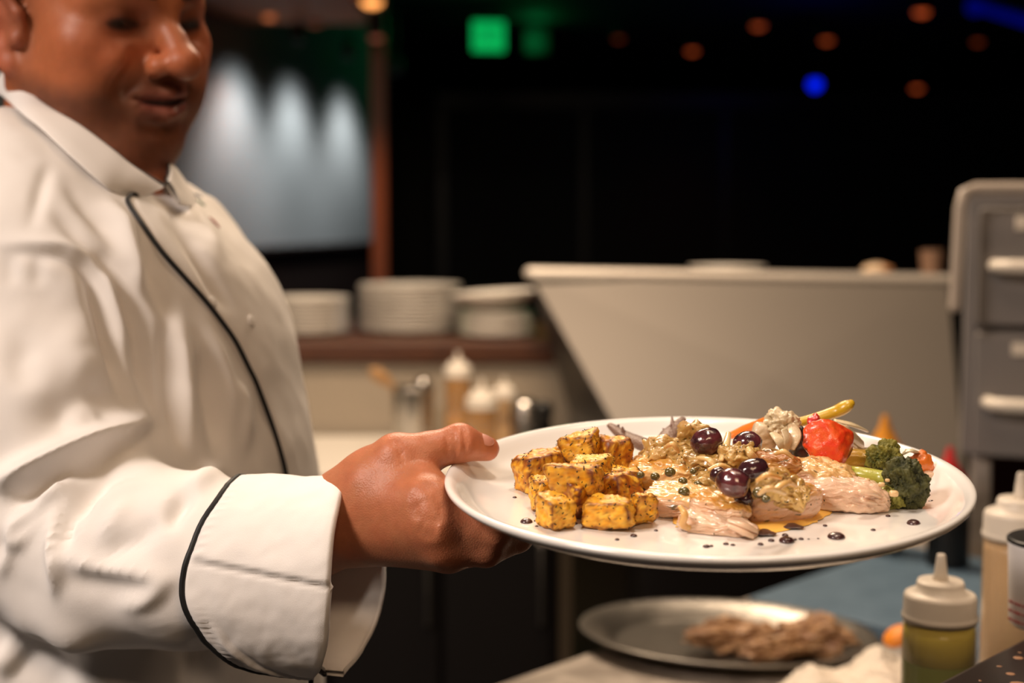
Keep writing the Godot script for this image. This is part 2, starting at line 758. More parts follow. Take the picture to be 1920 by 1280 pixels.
func room() -> void:
	slab("floor", Vector3(-5, -0.15, -15), Vector3(5, 0, 2.5), M.dark_floor)
	slab("ceiling", Vector3(-5, 2.7, -3.4), Vector3(5, 2.85, 2.5), M.light_ceiling)
	slab("ceiling_dining", Vector3(-5, 2.7, -15), Vector3(5, 2.85, -3.4), M.dark_ceiling)
	slab("wall_left", Vector3(-5.2, 0, -15), Vector3(-5, 2.7, 2.5), M.dark_wall)
	slab("wall_right", Vector3(5, 0, -15), Vector3(5.2, 2.7, 2.5), M.dark_wall)
	slab("wall_front", Vector3(-5.2, 0, 2.5), Vector3(5.2, 2.7, 2.7), M.dark_wall)
	slab("wall_back", Vector3(-5.2, 0, -15.2), Vector3(5.2, 2.7, -15), M.dark_wall)
	# lit grey partition on the left of the dining room, with dark panelling below and a soffit above
	var a := Vector3(-1.97, 0, -3.65)
	var b := Vector3(-0.79, 0, -8.62)
	var t := (b - a).normalized()
	var bs := Basis(t, Vector3.UP, t.cross(Vector3.UP))
	var out := t.cross(Vector3.UP)
	if out.z < 0:
		out = -out
	var mid := (a + b) / 2
	var g := Geo.new()
	g.rbox(Vector3((b - a).length(), 2.7, 0.14), 0.004, Transform3D(bs, mid + Vector3(0, 1.35, 0) - out * 0.075))
	structure("wall_partition", g, M.grey_wall)
	g = Geo.new()
	g.rbox(Vector3((b - a).length(), 1.24, 0.05), 0.006, Transform3D(bs, mid + Vector3(0, 0.62, 0) + out * 0.02))
	g.rbox(Vector3((b - a).length(), 0.03, 0.08), 0.008, Transform3D(bs, mid + Vector3(0, 1.245, 0) + out * 0.03))
	structure("trim_1", g, M.dark_wood)
	slab("trim_2", Vector3(-3.4, 2.3, -6.75), Vector3(-0.66, 2.7, -4.2), M.soffit)
	# wooden post that ends the partition
	var p := at(712, 300, 6.5)
	slab("trim_3", Vector3(p.x - 0.034, 0, p.z - 0.05), Vector3(p.x + 0.034, 2.7, p.z + 0.05), M.post_wood)
	# dark glazed wall across the far side
	for k in 5:
		var x0 := -0.55 + k * 1.12
		slab("window_%d" % (k + 1), Vector3(x0 + 0.03, 0.35, -11.35), Vector3(x0 + 1.09, 2.25, -11.33), M.dark_glass)
	slab("wall_far", Vector3(-0.6, 0, -11.6), Vector3(5, 2.28, -11.4), M.dark_wall)
	slab("trim_4", Vector3(-0.6, 2.28, -11.5), Vector3(5, 2.38, -11.3), M.dark_wall)

# ------------------------------------------------------------------ the pass: prep counter beside the chef, stone shelf on the guests' side
var U := Vector3(0.682, 0, -0.731)
var N := Vector3(0.731, 0, 0.682)
var EDGE := Vector3(-0.017, 0, -1.527)
var SHELF := Vector3(0.27, 0, -0.9165)

func along(o: Vector3, u0: float, u1: float, n0: float, n1: float, y0: float, y1: float, r: float, g: Geo) -> void:
	var c := o + U * (u0 + u1) / 2 + N * (n0 + n1) / 2 + Vector3(0, (y0 + y1) / 2, 0)
	g.rbox(Vector3(u1 - u0, y1 - y0, n1 - n0), r, Transform3D(Basis(U, Vector3.UP, N), c))

func pass_counters() -> void:
	EDGE = on_height(930, 1280, 0.9)
	var e2 := on_height(1680, 1020, 0.9)
	U = Vector3(e2.x - EDGE.x, 0, e2.z - EDGE.z).normalized()
	N = Vector3(-U.z, 0, U.x)
	EDGE.y = 0
	SHELF = on_height(1745, 1280, 1.1)
	SHELF.y = 0
	var w := (SHELF - EDGE).dot(N)
	var t := thing("prep_counter", "low stainless steel prep counter under the tray and the squeeze bottles", "counter", EDGE + U * 0.8)
	var g := Geo.new()
	along(EDGE, -0.05, 1.3, 0.0, w - 0.01, 0.862, 0.9, 0.008, g)
	obj("worktop", g, M.worn_steel, t)
	g = Geo.new()
	along(EDGE, -0.02, 1.28, 0.04, w - 0.03, 0.1, 0.858, 0.006, g)
	obj("body", g, M.cabinet_black, t)
	g = Geo.new()
	along(EDGE, 0.0, 1.26, 0.08, w - 0.05, 0.0, 0.1, 0.004, g)
	obj("plinth", g, M.black_plastic, t)
	t = thing("pass_shelf", "dark brown flecked granite shelf in the lower right corner", "shelf", SHELF + N * 0.17)
	g = Geo.new()
	along(SHELF, -0.55, 1.7, 0.0, 0.34, 1.06, 1.1, 0.007, g)
	var top := obj("slab", g, M.granite, t)
	g = Geo.new()
	along(SHELF, -0.5, 1.68, 0.06, 0.28, 0.0, 1.058, 0.005, g)
	obj("support_wall", g, M.dark_wood, t)
	# tan mineral flecks let into the stone
	g = Geo.new()
	var rg := RandomNumberGenerator.new()
	rg.seed = 4
	for k in 420:
		var q := SHELF + U * rg.randf_range(-0.1, 0.5) + N * rg.randf_range(0.005, 0.3)
		q.y = 1.1
		var s := rg.randf_range(0.0005, 0.0016) if rg.randf() < 0.82 else rg.randf_range(0.002, 0.0048)
		var b := Basis(U, rg.randf() * 0.5) .rotated(Vector3.UP, rg.randf() * TAU)
		b = Basis(Vector3.UP, rg.randf() * TAU).scaled(Vector3(s * rg.randf_range(0.8, 1.5), 0.00035, s))
		g.ellipsoid(Transform3D(b, q), 2)
	var fl := obj("mineral_flecks", g, M.granite_fleck, top)
	fl.set_meta("kind", "stuff")

	# blue cutting board
	var c0 := on_height(1402, 1118, 0.921)
	t = thing("cutting_board", "worn slate blue cutting board on the steel prep counter behind the bottles", "cutting board", Vector3(c0.x, 0.9, c0.z) + U * 0.2 + N * 0.2)
	g = Geo.new()
	along(Vector3(c0.x, 0, c0.z), 0.0, 0.40, 0.0, 0.36, 0.9005, 0.921, 0.004, g)
	obj("board", g, M.blue_board, t)

	tray()
	squeeze_bottle("squeeze_bottle", at(1762, 1150, 1.09), 0.9, at(1762, 1036, 1.09).y, 0.0277, 0.245, "green_sauce", "green_settled", 0.87, "clear squeeze bottle of green oil with a white nozzle cap, beside the white towel", "")
	squeeze_bottle("squeeze_bottle", at(1912, 1000, 1.22), 0.9, at(1912, 884, 1.22).y, 0.0305, 0.3, "dressing", "dressing", 0.5, "tall squeeze bottle of creamy tan dressing with a white cap, at the right edge", "")
	# white tub with red print
	var cp := at(1979, 1100, 1.045)
	var yt := at(1979, 1012, 1.045).y
	t = thing("sauce_tub", "white tub with a black lid and red print on the granite shelf", "tub", Vector3(cp.x, 1.1005, cp.z))
	g = Geo.new()
	var ht := yt - 1.1005
	g.lathe([Vector2(0.0005, 0), Vector2(0.030, 0), Vector2(0.032, 0.002), Vector2(0.034, ht - 0.004), Vector2(0.0338, ht), Vector2(0.001, ht)], 40, Transform3D(Basis(), t.position))
	obj("tub_body", g, M.paper, t)
	g = Geo.new()
	g.lathe([Vector2(0.0005, ht + 0.0025), Vector2(0.033, ht + 0.0025), Vector2(0.0350, ht + 0.0012), Vector2(0.0352, ht - 0.0008), Vector2(0.0345, ht - 0.0012)], 40, Transform3D(Basis(), t.position))
	obj("lid", g, M.black_plastic, t)
	g = Geo.new()
	for k in 3:
		for j in 9:
			var w0 := 2.35 + j * 0.09
			var rad := 0.0342
			g.rbox(Vector3(0.0012 + 0.0006 * ((j * 7 + k * 3) % 3), 0.0020, 0.0006), 0.0002, Transform3D(Basis(Vector3.UP, PI / 2 - w0), t.position + Vector3(cos(w0) * rad, ht * 0.30 - k * 0.0065, sin(w0) * rad)))
	obj("red_print", g, M.red_print, t)

	# folded towel
	var tc := on_height(1612, 1330, 0.9)
	var ns := noise(9.0, 3)
	g = Geo.new()
	var pts := PackedVector3Array()
	var across := Vector3(0.97, 0, -0.24).normalized()
	var deep := Vector3(across.z, 0, -across.x)
	if deep.z < 0:
		deep = -deep
	for layer in 2:
		for i in 41:
			for j in 61:
				var u := j / 60.0 * 2 - 1
				var w2 := i / 40.0 * 2 - 1
				var e := pow(maxf(0, 1 - pow(absf(u), 5)), 0.5) * pow(maxf(0, 1 - pow(absf(w2), 5)), 0.5)
				var p := tc + across * (u * 0.082 + 0.006 * ns.get_noise_2d(w2 * 3, 5)) + deep * (w2 * 0.07 + 0.006 * ns.get_noise_2d(u * 3, 9))
				var hh := 0.0015 + e * (0.034 + 0.018 * u + 0.010 * ns.get_noise_2d(u * 0.22 + 4, w2 * 0.12) + 0.006 * sin(u * 7 + w2 * 3))
				p.y = 0.9 + (hh if layer == 0 else 0.0005)
				pts.append(p)
	var up := pts.slice(0, 41 * 61)
	var lowp := pts.slice(41 * 61)
	var all := PackedVector3Array()
	# closed loop of rows: up the top and back along the underside
	for i in 41:
		all.append_array(up.slice(i * 61, i * 61 + 61))
	for i in range(40, -1, -1):
		all.append_array(lowp.slice(i * 61, i * 61 + 61))
	g.grid(all, 82, 61, true, false)
	single("towel", g, M.towel, "folded white kitchen towel between the oval tray and the green bottle", "towel")
	# strip of orange peel on the towel's end
	var op := at(1683, 1192, 1.42)
	g = Geo.new()
	g.ball(8, func(q: Vector3):
		q = q.normalized()
		return [op + Vector3(q.x * 0.014, q.y * 0.010 + q.x * 0.005, q.z * 0.016), Color.WHITE])
	single("orange_wedge", g, M.orange_peel, "small orange wedge lying behind the towel beside the green bottle", "orange")

func squeeze_bottle(called: String, p: Vector3, base: float, top: float, r: float, h: float, m1: String, m2: String, share: float, label: String, group: String) -> void:
	var t := thing(called, label, "bottle", Vector3(p.x, base, p.z), group)
	var tr := Transform3D(Basis(), t.position)
	var H := top - base
	var s := r / 0.0277
	var noz := 0.020 * s
	var tier := 0.0095 * s
	var cap := 0.021 * s
	var y1 := H - noz - tier - cap
	var g := Geo.new()
	var fill := y1 * 0.985
	var cut := fill * share
	g.lathe([Vector2(0.0005, 0.002), Vector2(r * 0.93, 0.002), Vector2(r * 0.965, 0.006), Vector2(r * 0.965, cut - 0.004), Vector2(0.0005, cut - 0.004)], 40, tr)
	obj("settled_sauce", g, M[m2], t)
	g = Geo.new()
	g.lathe([Vector2(0.0005, cut - 0.0038), Vector2(r * 0.965, cut - 0.0038), Vector2(r * 0.965, fill - 0.008), Vector2(r * 0.93, fill), Vector2(0.0005, fill)], 40, tr)
	obj("sauce", g, M[m1], t)
	g = Geo.new()
	g.lathe([Vector2(0.0005, 0), Vector2(r * 0.9, 0), Vector2(r, 0.005), Vector2(r, y1 - 0.004), Vector2(r * 0.96, y1)], 48, tr)
	obj("bottle_wall", g, M.clear_plastic, t)
	g = Geo.new()
	g.lathe([Vector2(0.0005, y1 - 0.001), Vector2(r * 1.0, y1 - 0.001), Vector2(r * 1.03, y1 + 0.0015), Vector2(r * 1.02, y1 + 0.004), Vector2(r * 0.99, y1 + 0.005), Vector2(r * 0.985, y1 + cap * 0.82), Vector2(r * 0.94, y1 + cap * 0.95), Vector2(r * 0.86, y1 + cap), Vector2(r * 0.66, y1 + cap + 0.0006),
		Vector2(r * 0.645, y1 + cap + tier * 0.7), Vector2(r * 0.60, y1 + cap + tier), Vector2(r * 0.0005, y1 + cap + tier)], 56, tr)
	obj("cap", g, M.white_plastic, t)
	g = Geo.new()
	var y2 := y1 + cap + tier
	g.lathe([Vector2(0.0005, y2 - 0.001), Vector2(r * 0.23, y2 - 0.001), Vector2(r * 0.185, y2 + noz * 0.2), Vector2(r * 0.12, H - 0.001), Vector2(r * 0.10, H), Vector2(r * 0.05, H), Vector2(r * 0.045, H - 0.003), Vector2(0.0004, H - 0.003)], 24, tr)
	obj("nozzle", g, M.white_plastic, t)

func tray() -> void:
	var a := on_height(1090, 1156, 0.922)
	var b := on_height(1648, 1203, 0.922)
	var c := (a + b) / 2
	var x := (b - a).normalized()
	var z := x.cross(Vector3.UP)
	var sx := (b - a).length() / 2
	var sz := sx * 0.76
	var y0 := 0.9005
	var t := thing("oval_tray", "oval stainless steel serving tray with a rolled rim holding roast scraps", "tray", Vector3(c.x, y0, c.z))
	var g := Geo.new()
	var prof := [Vector2(0.0005, 0.0), Vector2(0.72, 0.0), Vector2(0.78, 0.002), Vector2(0.86, 0.014), Vector2(0.975, 0.0185), Vector2(0.995, 0.0175), Vector2(1.0, 0.0195), Vector2(0.994, 0.0215), Vector2(0.975, 0.0205), Vector2(0.855, 0.016), Vector2(0.775, 0.004), Vector2(0.72, 0.002), Vector2(0.0005, 0.002)]
	var pts := PackedVector3Array()
	for q in prof:
		for j in 96:
			var w := TAU * j / 96
			pts.append(Vector3(c.x, y0 + q.y, c.z) + x * cos(w) * q.x * sx + z * sin(w) * q.x * sz)
	g.grid(pts, prof.size(), 96, false, true)
	obj("dish", g, M.steel, t)
	# what is left of a roast: three ragged brown pieces
	var ns := noise(38.0, 8)
	var spec := [[1378, 1190, 0.05, 0.017, 0.024, 0.1, "roast_scrap", "ragged browned roast piece in the middle of the oval tray"],
		[1524, 1190, 0.042, 0.021, 0.020, -0.5, "roast_scrap", "darker roast piece with torn ends at the tray's right end"],
		[1452, 1216, 0.034, 0.013, 0.016, 0.3, "roast_scrap", "low shredded roast piece nearest the towel on the oval tray"]]
	for s in spec:
		var o := on_height(s[0], s[1], y0 + 0.004 + s[3])
		var bs := Basis(Vector3.UP, s[5])
		g = Geo.new()
		g.ball(22, func(q: Vector3):
			q = q.normalized()
			var d := 1.0 + 0.55 * ns.get_noise_3dv(q * 0.03 + o) + 0.3 * ns.get_noise_3dv(q * 0.09 + o * 2.0)
			var p: Vector3 = bs * Vector3(q.x * s[2], q.y * s[3], q.z * s[4]) * d + o
			p.y = maxf(p.y, y0 + 0.0022)
			var k := clampf(0.5 + 1.3 * ns.get_noise_3dv(q * 0.06 + o * 3.0), 0, 1)
			return [p, Color(0.20, 0.085, 0.03).lerp(Color(0.58, 0.35, 0.18), k)])
		single(s[6], g, M.roast, s[7], "meat", "roast scraps on the oval tray")

# ------------------------------------------------------------------ behind: back counter, plates, steel hopper, drawers
func bx(px0: float, px1: float, y0: float, y1: float, d0: float, d1: float, r: float, g: Geo) -> void:
	# upright box whose front, at depth d0, spans the columns px0 to px1
	var x0 := (px0 - 960.0) / FPX * d0
	var x1 := (px1 - 960.0) / FPX * d0
	g.rbox(Vector3(x1 - x0, y1 - y0, d1 - d0), r, Transform3D(Basis(), Vector3((x0 + x1) / 2, (y0 + y1) / 2, -(d0 + d1) / 2)))

const ORDER := ["first", "second", "third", "fourth", "fifth", "sixth", "seventh", "eighth", "ninth", "tenth", "eleventh", "twelfth"]

func back_counter() -> void:
	var t := thing("back_counter", "pale back counter with dark cabinet doors behind the chef's hand", "counter", Vector3(-0.2, 0, -2.9))
	var g := Geo.new()
	bx(380, 1056, 0.885, 0.92, 2.66, 3.115, 0.008, g)
	obj("worktop", g, M.counter_white, t)
	g = Geo.new()
	bx(390, 1050, 0.08, 0.883, 2.70, 3.1, 0.005, g)
	obj("body", g, M.cabinet_black, t)
	for k in 3:
		g = Geo.new()
		bx(400 + k * 215, 400 + k * 215 + 205, 0.14, 0.85, 2.68, 2.698, 0.005, g)
		var d := obj("door", g, M.cabinet_black, t)
		g = Geo.new()
		var hx := (400 + k * 215 + 185 - 960.0) / FPX * 2.68
		g.tube([Vector3(hx, 0.62, -2.68), Vector3(hx, 0.625, -2.655), Vector3(hx, 0.775, -2.655), Vector3(hx, 0.78, -2.68)], [0.005], 8)
		obj("handle", g, M.steel, d)
	t = thing("plate_shelf", "brown wooden shelf carrying the stacks of white plates", "shelf", Vector3(-0.2, 0, -3.4))
	g = Geo.new()
	bx(330, 1075, 1.078, 1.126, 3.12, 3.75, 0.008, g)
	obj("board", g, M.wood, t)
	g = Geo.new()
	bx(330, 1075, 0.0, 1.076, 3.135, 3.7, 0.004, g)
	obj("backsplash", g, M.kitchen_panel, t)
	# stacks of plates, every plate a thing
	var prof := [Vector2(0.0005, 0.002), Vector2(0.55, 0.002), Vector2(0.56, 0.0), Vector2(0.60, 0.0), Vector2(0.62, 0.003), Vector2(0.9, 0.010), Vector2(0.985, 0.0125), Vector2(1.0, 0.0145), Vector2(0.985, 0.0165), Vector2(0.9, 0.0145), Vector2(0.64, 0.008), Vector2(0.58, 0.0055), Vector2(0.0005, 0.005)]
	var stacks := [[575, 3.33, 0.100, 9, "white dinner plate in the left stack on the wooden shelf"], [768, 3.40, 0.122, 12, "white dinner plate in the tall middle stack on the shelf"], [930, 3.26, 0.088, 6, "white dinner plate in the low right stack, in front of the tall one"]]
	for s in stacks:
		var pr := []
		for q in prof:
			pr.append(Vector2(q.x * s[2], q.y * 0.85))
		g = Geo.new()
		g.lathe(pr, 48)
		var m := g.mesh()
		for k in s[3]:
			var o := MeshInstance3D.new()
			o.mesh = m
			o.material_override = M.far_china
			o.name = numbered("stacked_plate")
			add_child(o)
			o.position = Vector3((s[0] - 960.0) / FPX * s[1] + 0.002 * sin(k * 2.3 + s[0]), 1.1262 + k * 0.0092, -s[1] + 0.002 * cos(k * 1.7))
			var nth: String = ORDER[s[3] - 1 - k]
			tag(o, "white dinner plate, %s from the top, in the %s stack on the wooden shelf" % [nth, "left" if s[0] < 600 else "tall middle" if s[0] < 800 else "low right"] if k < s[3] - 1 else "white dinner plate topmost of the %s stack on the wooden shelf" % ("left" if s[0] < 600 else "tall middle" if s[0] < 800 else "low right"), "plate", "plates in the " + ("left" if s[0] < 600 else "tall middle" if s[0] < 800 else "low right") + " stack on the shelf")
	# curved bowl tops the right stack
	g = Geo.new()
	g.lathe([Vector2(0.0005, 0.003), Vector2(0.05, 0.0), Vector2(0.055, 0.002), Vector2(0.085, 0.016), Vector2(0.102, 0.034), Vector2(0.104, 0.0355), Vector2(0.101, 0.036), Vector2(0.083, 0.0195), Vector2(0.05, 0.007), Vector2(0.0005, 0.007)], 48, Transform3D(Basis.from_euler(Vector3(0, 0, 0.06)), Vector3((930 - 960.0) / FPX * 3.26, 1.126 + 6 * 0.0092 + 0.0125, -3.26)))
	single("bowl", g, M.far_china, "shallow white bowl with flared sides resting on the low right plate stack", "bowl")

func back_things() -> void:
	# steel container with a wooden spoon
	var g := Geo.new()
	var p := Vector3((773 - 960.0) / FPX * 2.95, 0.9205, -2.95)
	var t := thing("steel_container", "round steel container holding a wooden spoon on the back counter", "container", p)
	g.lathe([Vector2(0.0005, 0), Vector2(0.036, 0), Vector2(0.039, 0.003), Vector2(0.045, 0.122), Vector2(0.049, 0.124), Vector2(0.049, 0.127), Vector2(0.044, 0.127), Vector2(0.038, 0.005), Vector2(0.0005, 0.004)], 40, Transform3D(Basis(), p))
	obj("vessel", g, M.bright_steel, t)
	g = Geo.new()
	var s0 := p + Vector3(-0.004, 0.012, 0.0)
	var s1 := at(735, 722, 2.95)
	var s2 := at(697, 694, 2.93)
	g.tube([s0, s0.lerp(s1, 0.6), s1, s1.lerp(s2, 0.4), s1.lerp(s2, 0.8), s2], [0.005, 0.005, 0.007, 0.014, 0.015, 0.008], 12, 0.6, Vector3(0, 0, 1))
	single("wooden_spoon", g, mat("spoon_wood", Color(0.72, 0.55, 0.36), 0.6), "pale wooden spoon leaning out of the round steel container", "spoon")
	g = Geo.new()
	g.ellipsoid(Transform3D(Basis().scaled(Vector3(0.020, 0.018, 0.020)), p + Vector3(0.021, 0.130, 0)), 6)
	g.tube([p + Vector3(0.021, 0.01, 0), p + Vector3(0.021, 0.12, 0)], [0.004], 8)
	single("ladle", g, M.bright_steel, "shiny steel ladle standing in the round steel container", "ladle")
	squeeze_bottle("squeeze_bottle", Vector3((858 - 960.0) / FPX * 2.98, 0, -2.98), 0.9205, at(858, 660, 2.98).y, 0.029, 0.2, "oil", "oil", 0.5, "tall white-capped squeeze bottle of golden oil on the back counter", "")
	squeeze_bottle("squeeze_bottle", Vector3((903 - 960.0) / FPX * 2.86, 0, -2.86), 0.9205, at(903, 712, 2.86).y, 0.032, 0.16, "oil", "oil", 0.5, "short squeeze bottle of golden oil in front of the tall one", "")
	squeeze_bottle("squeeze_bottle", Vector3((945 - 960.0) / FPX * 2.95, 0, -2.95), 0.9205, at(945, 708, 2.95).y, 0.024, 0.16, "dressing", "dressing", 0.5, "slim squeeze bottle of pale dressing beside the steel shaker", "")
	p = Vector3((985 - 960.0) / FPX * 2.9, 0.9205, -2.9)
	t = thing("shaker", "steel shaker with a domed lid on the back counter", "shaker", p)
	g = Geo.new()
	g.lathe([Vector2(0.0005, 0), Vector2(0.029, 0), Vector2(0.031, 0.003), Vector2(0.031, 0.085), Vector2(0.0005, 0.0852)], 32, Transform3D(Basis(), p))
	obj("vessel", g, M.bright_steel, t)
	g = Geo.new()
	g.lathe([Vector2(0.032, 0.083), Vector2(0.0325, 0.09), Vector2(0.027, 0.102), Vector2(0.014, 0.109), Vector2(0.0005, 0.111)], 32, Transform3D(Basis(), p))
	obj("lid", g, M.bright_steel, t)
	p = Vector3((1018 - 960.0) / FPX * 2.95, 0.9205, -2.95)
	t = thing("pepper_mill", "black pepper mill beside the steel shaker on the back counter", "pepper mill", p)
	g = Geo.new()
	g.lathe([Vector2(0.0005, 0), Vector2(0.022, 0), Vector2(0.024, 0.004), Vector2(0.021, 0.03), Vector2(0.018, 0.05), Vector2(0.022, 0.072), Vector2(0.0005, 0.073)], 32, Transform3D(Basis(), p))
	obj("mill_body", g, M.black_plastic, t)
	g = Geo.new()
	g.lathe([Vector2(0.0005, 0.0735), Vector2(0.021, 0.0735), Vector2(0.023, 0.08), Vector2(0.018, 0.093), Vector2(0.0005, 0.098)], 32, Transform3D(Basis(), p))
	obj("mill_head", g, M.black_plastic, t)

	# slanted steel hopper
	t = thing("steel_hopper", "large slanted stainless steel hopper with a rolled bright top edge", "hopper", Vector3(0.4, 0, -2.85))
	var A := at(994, 512, 3.0)
	var B := at(1776, 526, 2.94)
	var C := at(1812, 920, 2.62)
	var D := at(1222, 920, 2.62)
	var E := at(1108, 910, 3.0)
	var F := at(1760, 910, 2.96)
	g = Geo.new()
	g.skin([A, B, C, D], [A + Vector3(0, 0, -0.012), B + Vector3(0, 0, -0.012), C + Vector3(0, 0, -0.012), D + Vector3(0, 0, -0.012)])
	obj("front_panel", g, M.hopper_steel, t)
	g = Geo.new()
	g.skin([A, D, E], [A + Vector3(0.008, 0, -0.002), D + Vector3(0.008, 0, -0.01), E + Vector3(0.008, 0, 0)])
	obj("side_panel", g, M.cabinet_black, t)
	g = Geo.new()
	g.skin([B, C, F], [B + Vector3(-0.008, 0, -0.002), C + Vector3(-0.008, 0, -0.01), F + Vector3(-0.008, 0, 0)])
	obj("side_panel", g, M.steel, t)
	g = Geo.new()
	g.tube([A, A.lerp(B, 0.33), A.lerp(B, 0.66), B], [0.0135], 14)
	obj("rolled_edge", g, mat("edge_steel", Color(0.78, 0.74, 0.69), 0.45, 0.4), t)
	g = Geo.new()
	var lo := Vector3(minf(D.x, E.x), 0, -2.66)
	g.rbox(Vector3(C.x - D.x + 0.02, C.y, 0.36), 0.006, Transform3D(Basis(), Vector3((C.x + D.x) / 2, C.y / 2 - 0.004, -2.81)))
	obj("stand", g, M.cabinet_black, t)
	g = Geo.new()
	g.rbox(Vector3(B.x - A.x, 0.018, 0.16), 0.006, Transform3D(Basis(), (A + B) / 2 + Vector3(0, -0.006, -0.085)))
	obj("ledge", g, M.steel, t)
	# on the hopper's ledge
	var e1 := at(1366, 500, 3.04)
	e1.y = A.lerp(B, 0.5).y + 0.0035
	g = Geo.new()
	g.lathe([Vector2(0.0005, 0.0), Vector2(0.05, 0.0), Vector2(0.082, 0.014), Vector2(0.083, 0.0165), Vector2(0.05, 0.004), Vector2(0.0005, 0.003)], 40, Transform3D(Basis(), e1 - Vector3(0, 0, 0.02)))
	single("saucer", g, M.far_china, "white saucer lying on the steel hopper's ledge", "saucer")
	var e2 := at(1645, 497, 3.02)
	e2.y = A.lerp(B, 0.83).y + 0.0035
	var ns := noise(30, 4)
	g = Geo.new()
	g.ball(10, func(q: Vector3):
		q = q.normalized()
		var p2 := e2 + Vector3(q.x * 0.032, q.y * 0.013 + 0.012, q.z * 0.025) * (1.0 + 0.3 * ns.get_noise_3dv(q * 0.04))
		return [p2, Color(0.75, 0.55, 0.36) if q.x < 0.2 else Color(0.62, 0.3, 0.14)])
	single("bread_roll", g, M.roast, "small pale bread roll on the steel hopper's ledge", "bread")
	var e3 := at(1748, 500, 3.02)
	e3.y = A.lerp(B, 0.95).y + 0.0035
	g = Geo.new()
	g.lathe([Vector2(0.0005, 0), Vector2(0.020, 0), Vector2(0.0215, 0.003), Vector2(0.026, 0.056), Vector2(0.0245, 0.057), Vector2(0.020, 0.005), Vector2(0.0005, 0.004)], 32, Transform3D(Basis(), e3))
	single("paper_cup", g, mat("cup_paper", Color(0.55, 0.42, 0.33), 0.7), "tan paper cup at the right end of the hopper's ledge", "cup")
	# yellow bottle tip, and a red knob built as one, that show over the dinner plate's far rim
	bottle_tip(1660, 778, 2.03, "yellow_plastic", "yellow-tipped sauce bottle behind the dinner plate's right half")
	bottle_tip(1782, 838, 1.95, "red_plastic", "small red knob, built as a bottle tip, behind the dinner plate's right end")

	# grey drawer unit on short legs, its side in line with the view past it
	var x0 := at(1806, 616, 2.0)
	var yt := at(1806, 352, 2.0).y
	var ym := x0.y
	var yb := at(1806, 862, 2.0).y
	var turn := Basis(Vector3.UP, -0.307)
	var o := Vector3(x0.x, 0, x0.z)
	var fr := func(p: Vector3) -> Vector3: return o + turn * p
	t = thing("drawer_unit", "grey drawer cabinet with white handles standing at the right edge", "cabinet", Vector3(fr.call(Vector3(0.24, 0, -0.12)).x, 0.9, fr.call(Vector3(0.24, 0, -0.12)).z))
	g = Geo.new()
	g.rbox(Vector3(0.48, yt - yb, 0.22), 0.008, Transform3D(turn, fr.call(Vector3(0.24, (yt + yb) / 2, -0.13))))
	obj("body", g, M.grey_plastic, t)
	for k in 2:
		g = Geo.new()
		var a1: float = yt - 0.028 if k == 0 else ym - 0.005
		var a0: float = ym + 0.005 if k == 0 else yb + 0.004
		g.rbox(Vector3(0.455, a1 - a0, 0.02), 0.006, Transform3D(turn, fr.call(Vector3(0.244, (a0 + a1) / 2, -0.010))))
		var dr := obj("drawer", g, M.grey_plastic, t)
		g = Geo.new()
		var hy: float = at(1852, 498 if k == 0 else 757, 1.98).y
		var hx := 0.040 if k == 0 else 0.036
		var hp := []
		for q in [[0.0, 0.0], [0.004, 0.022], [0.025, 0.030], [0.22, 0.030], [0.245, 0.022], [0.25, 0.0]]:
			hp.append(fr.call(Vector3(hx + q[0], hy, q[1])))
		g.tube(hp, [0.0095], 12)
		obj("handle", g, M.white_plastic, dr)
		g = Geo.new()
		g.rbox(Vector3(0.10, 0.018, 0.006), 0.002, Transform3D(turn, fr.call(Vector3(0.115, a1 - 0.022, 0.002))))
		obj("label_holder", g, M.white_plastic, dr)
	for k in 4:
		g = Geo.new()
		g.rbox(Vector3(0.028, yb - 0.9005, 0.028), 0.005, Transform3D(turn, fr.call(Vector3(0.03 if k % 2 == 0 else 0.45, (yb + 0.9005) / 2, -0.04 - (0.17 if k > 1 else 0.0)))))
		obj("leg", g, M.worn_steel, t)
	# bent tube rail in front of the drawers
	g = Geo.new()
	var q0 := at(1790, 575, 1.93)
	var q1 := at(1801, 390, 1.93)
	var q2 := at(1808, 362, 1.93)
	var q3 := at(1828, 353, 1.93)
	var q4: Vector3 = fr.call(Vector3(0.40, 0, 0.05))
	q4.y = q3.y
	g.tube([q0, q0.lerp(q1, 0.5), q1, q2, q3, q3.lerp(q4, 0.3), q4], [0.0085], 12)
	obj("tube_rail", g, mat("rail_paint", Color(0.68, 0.63, 0.58), 0.4), t)

func bottle_tip(px: float, py: float, d: float, m: String, label: String) -> void:
	var tip := at(px, py, d)
	var t := thing("sauce_bottle", label, "bottle", Vector3(tip.x, 0.9215, tip.z))
	var tr := Transform3D(Basis(), t.position)
	var H := tip.y - 0.9215
	var g := Geo.new()
	g.lathe([Vector2(0.0005, H - 0.06), Vector2(0.026, H - 0.06), Vector2(0.0255, H - 0.045), Vector2(0.018, H - 0.036), Vector2(0.008, H - 0.016), Vector2(0.004, H), Vector2(0.0005, H)], 28, tr)
	obj("cap", g, M[m], t)
	g = Geo.new()
	g.lathe([Vector2(0.0005, 0), Vector2(0.027, 0), Vector2(0.029, 0.004), Vector2(0.029, H - 0.075), Vector2(0.024, H - 0.0605), Vector2(0.0005, H - 0.0605)], 28, tr)
	obj("bottle_body", g, M.black_plastic, t)

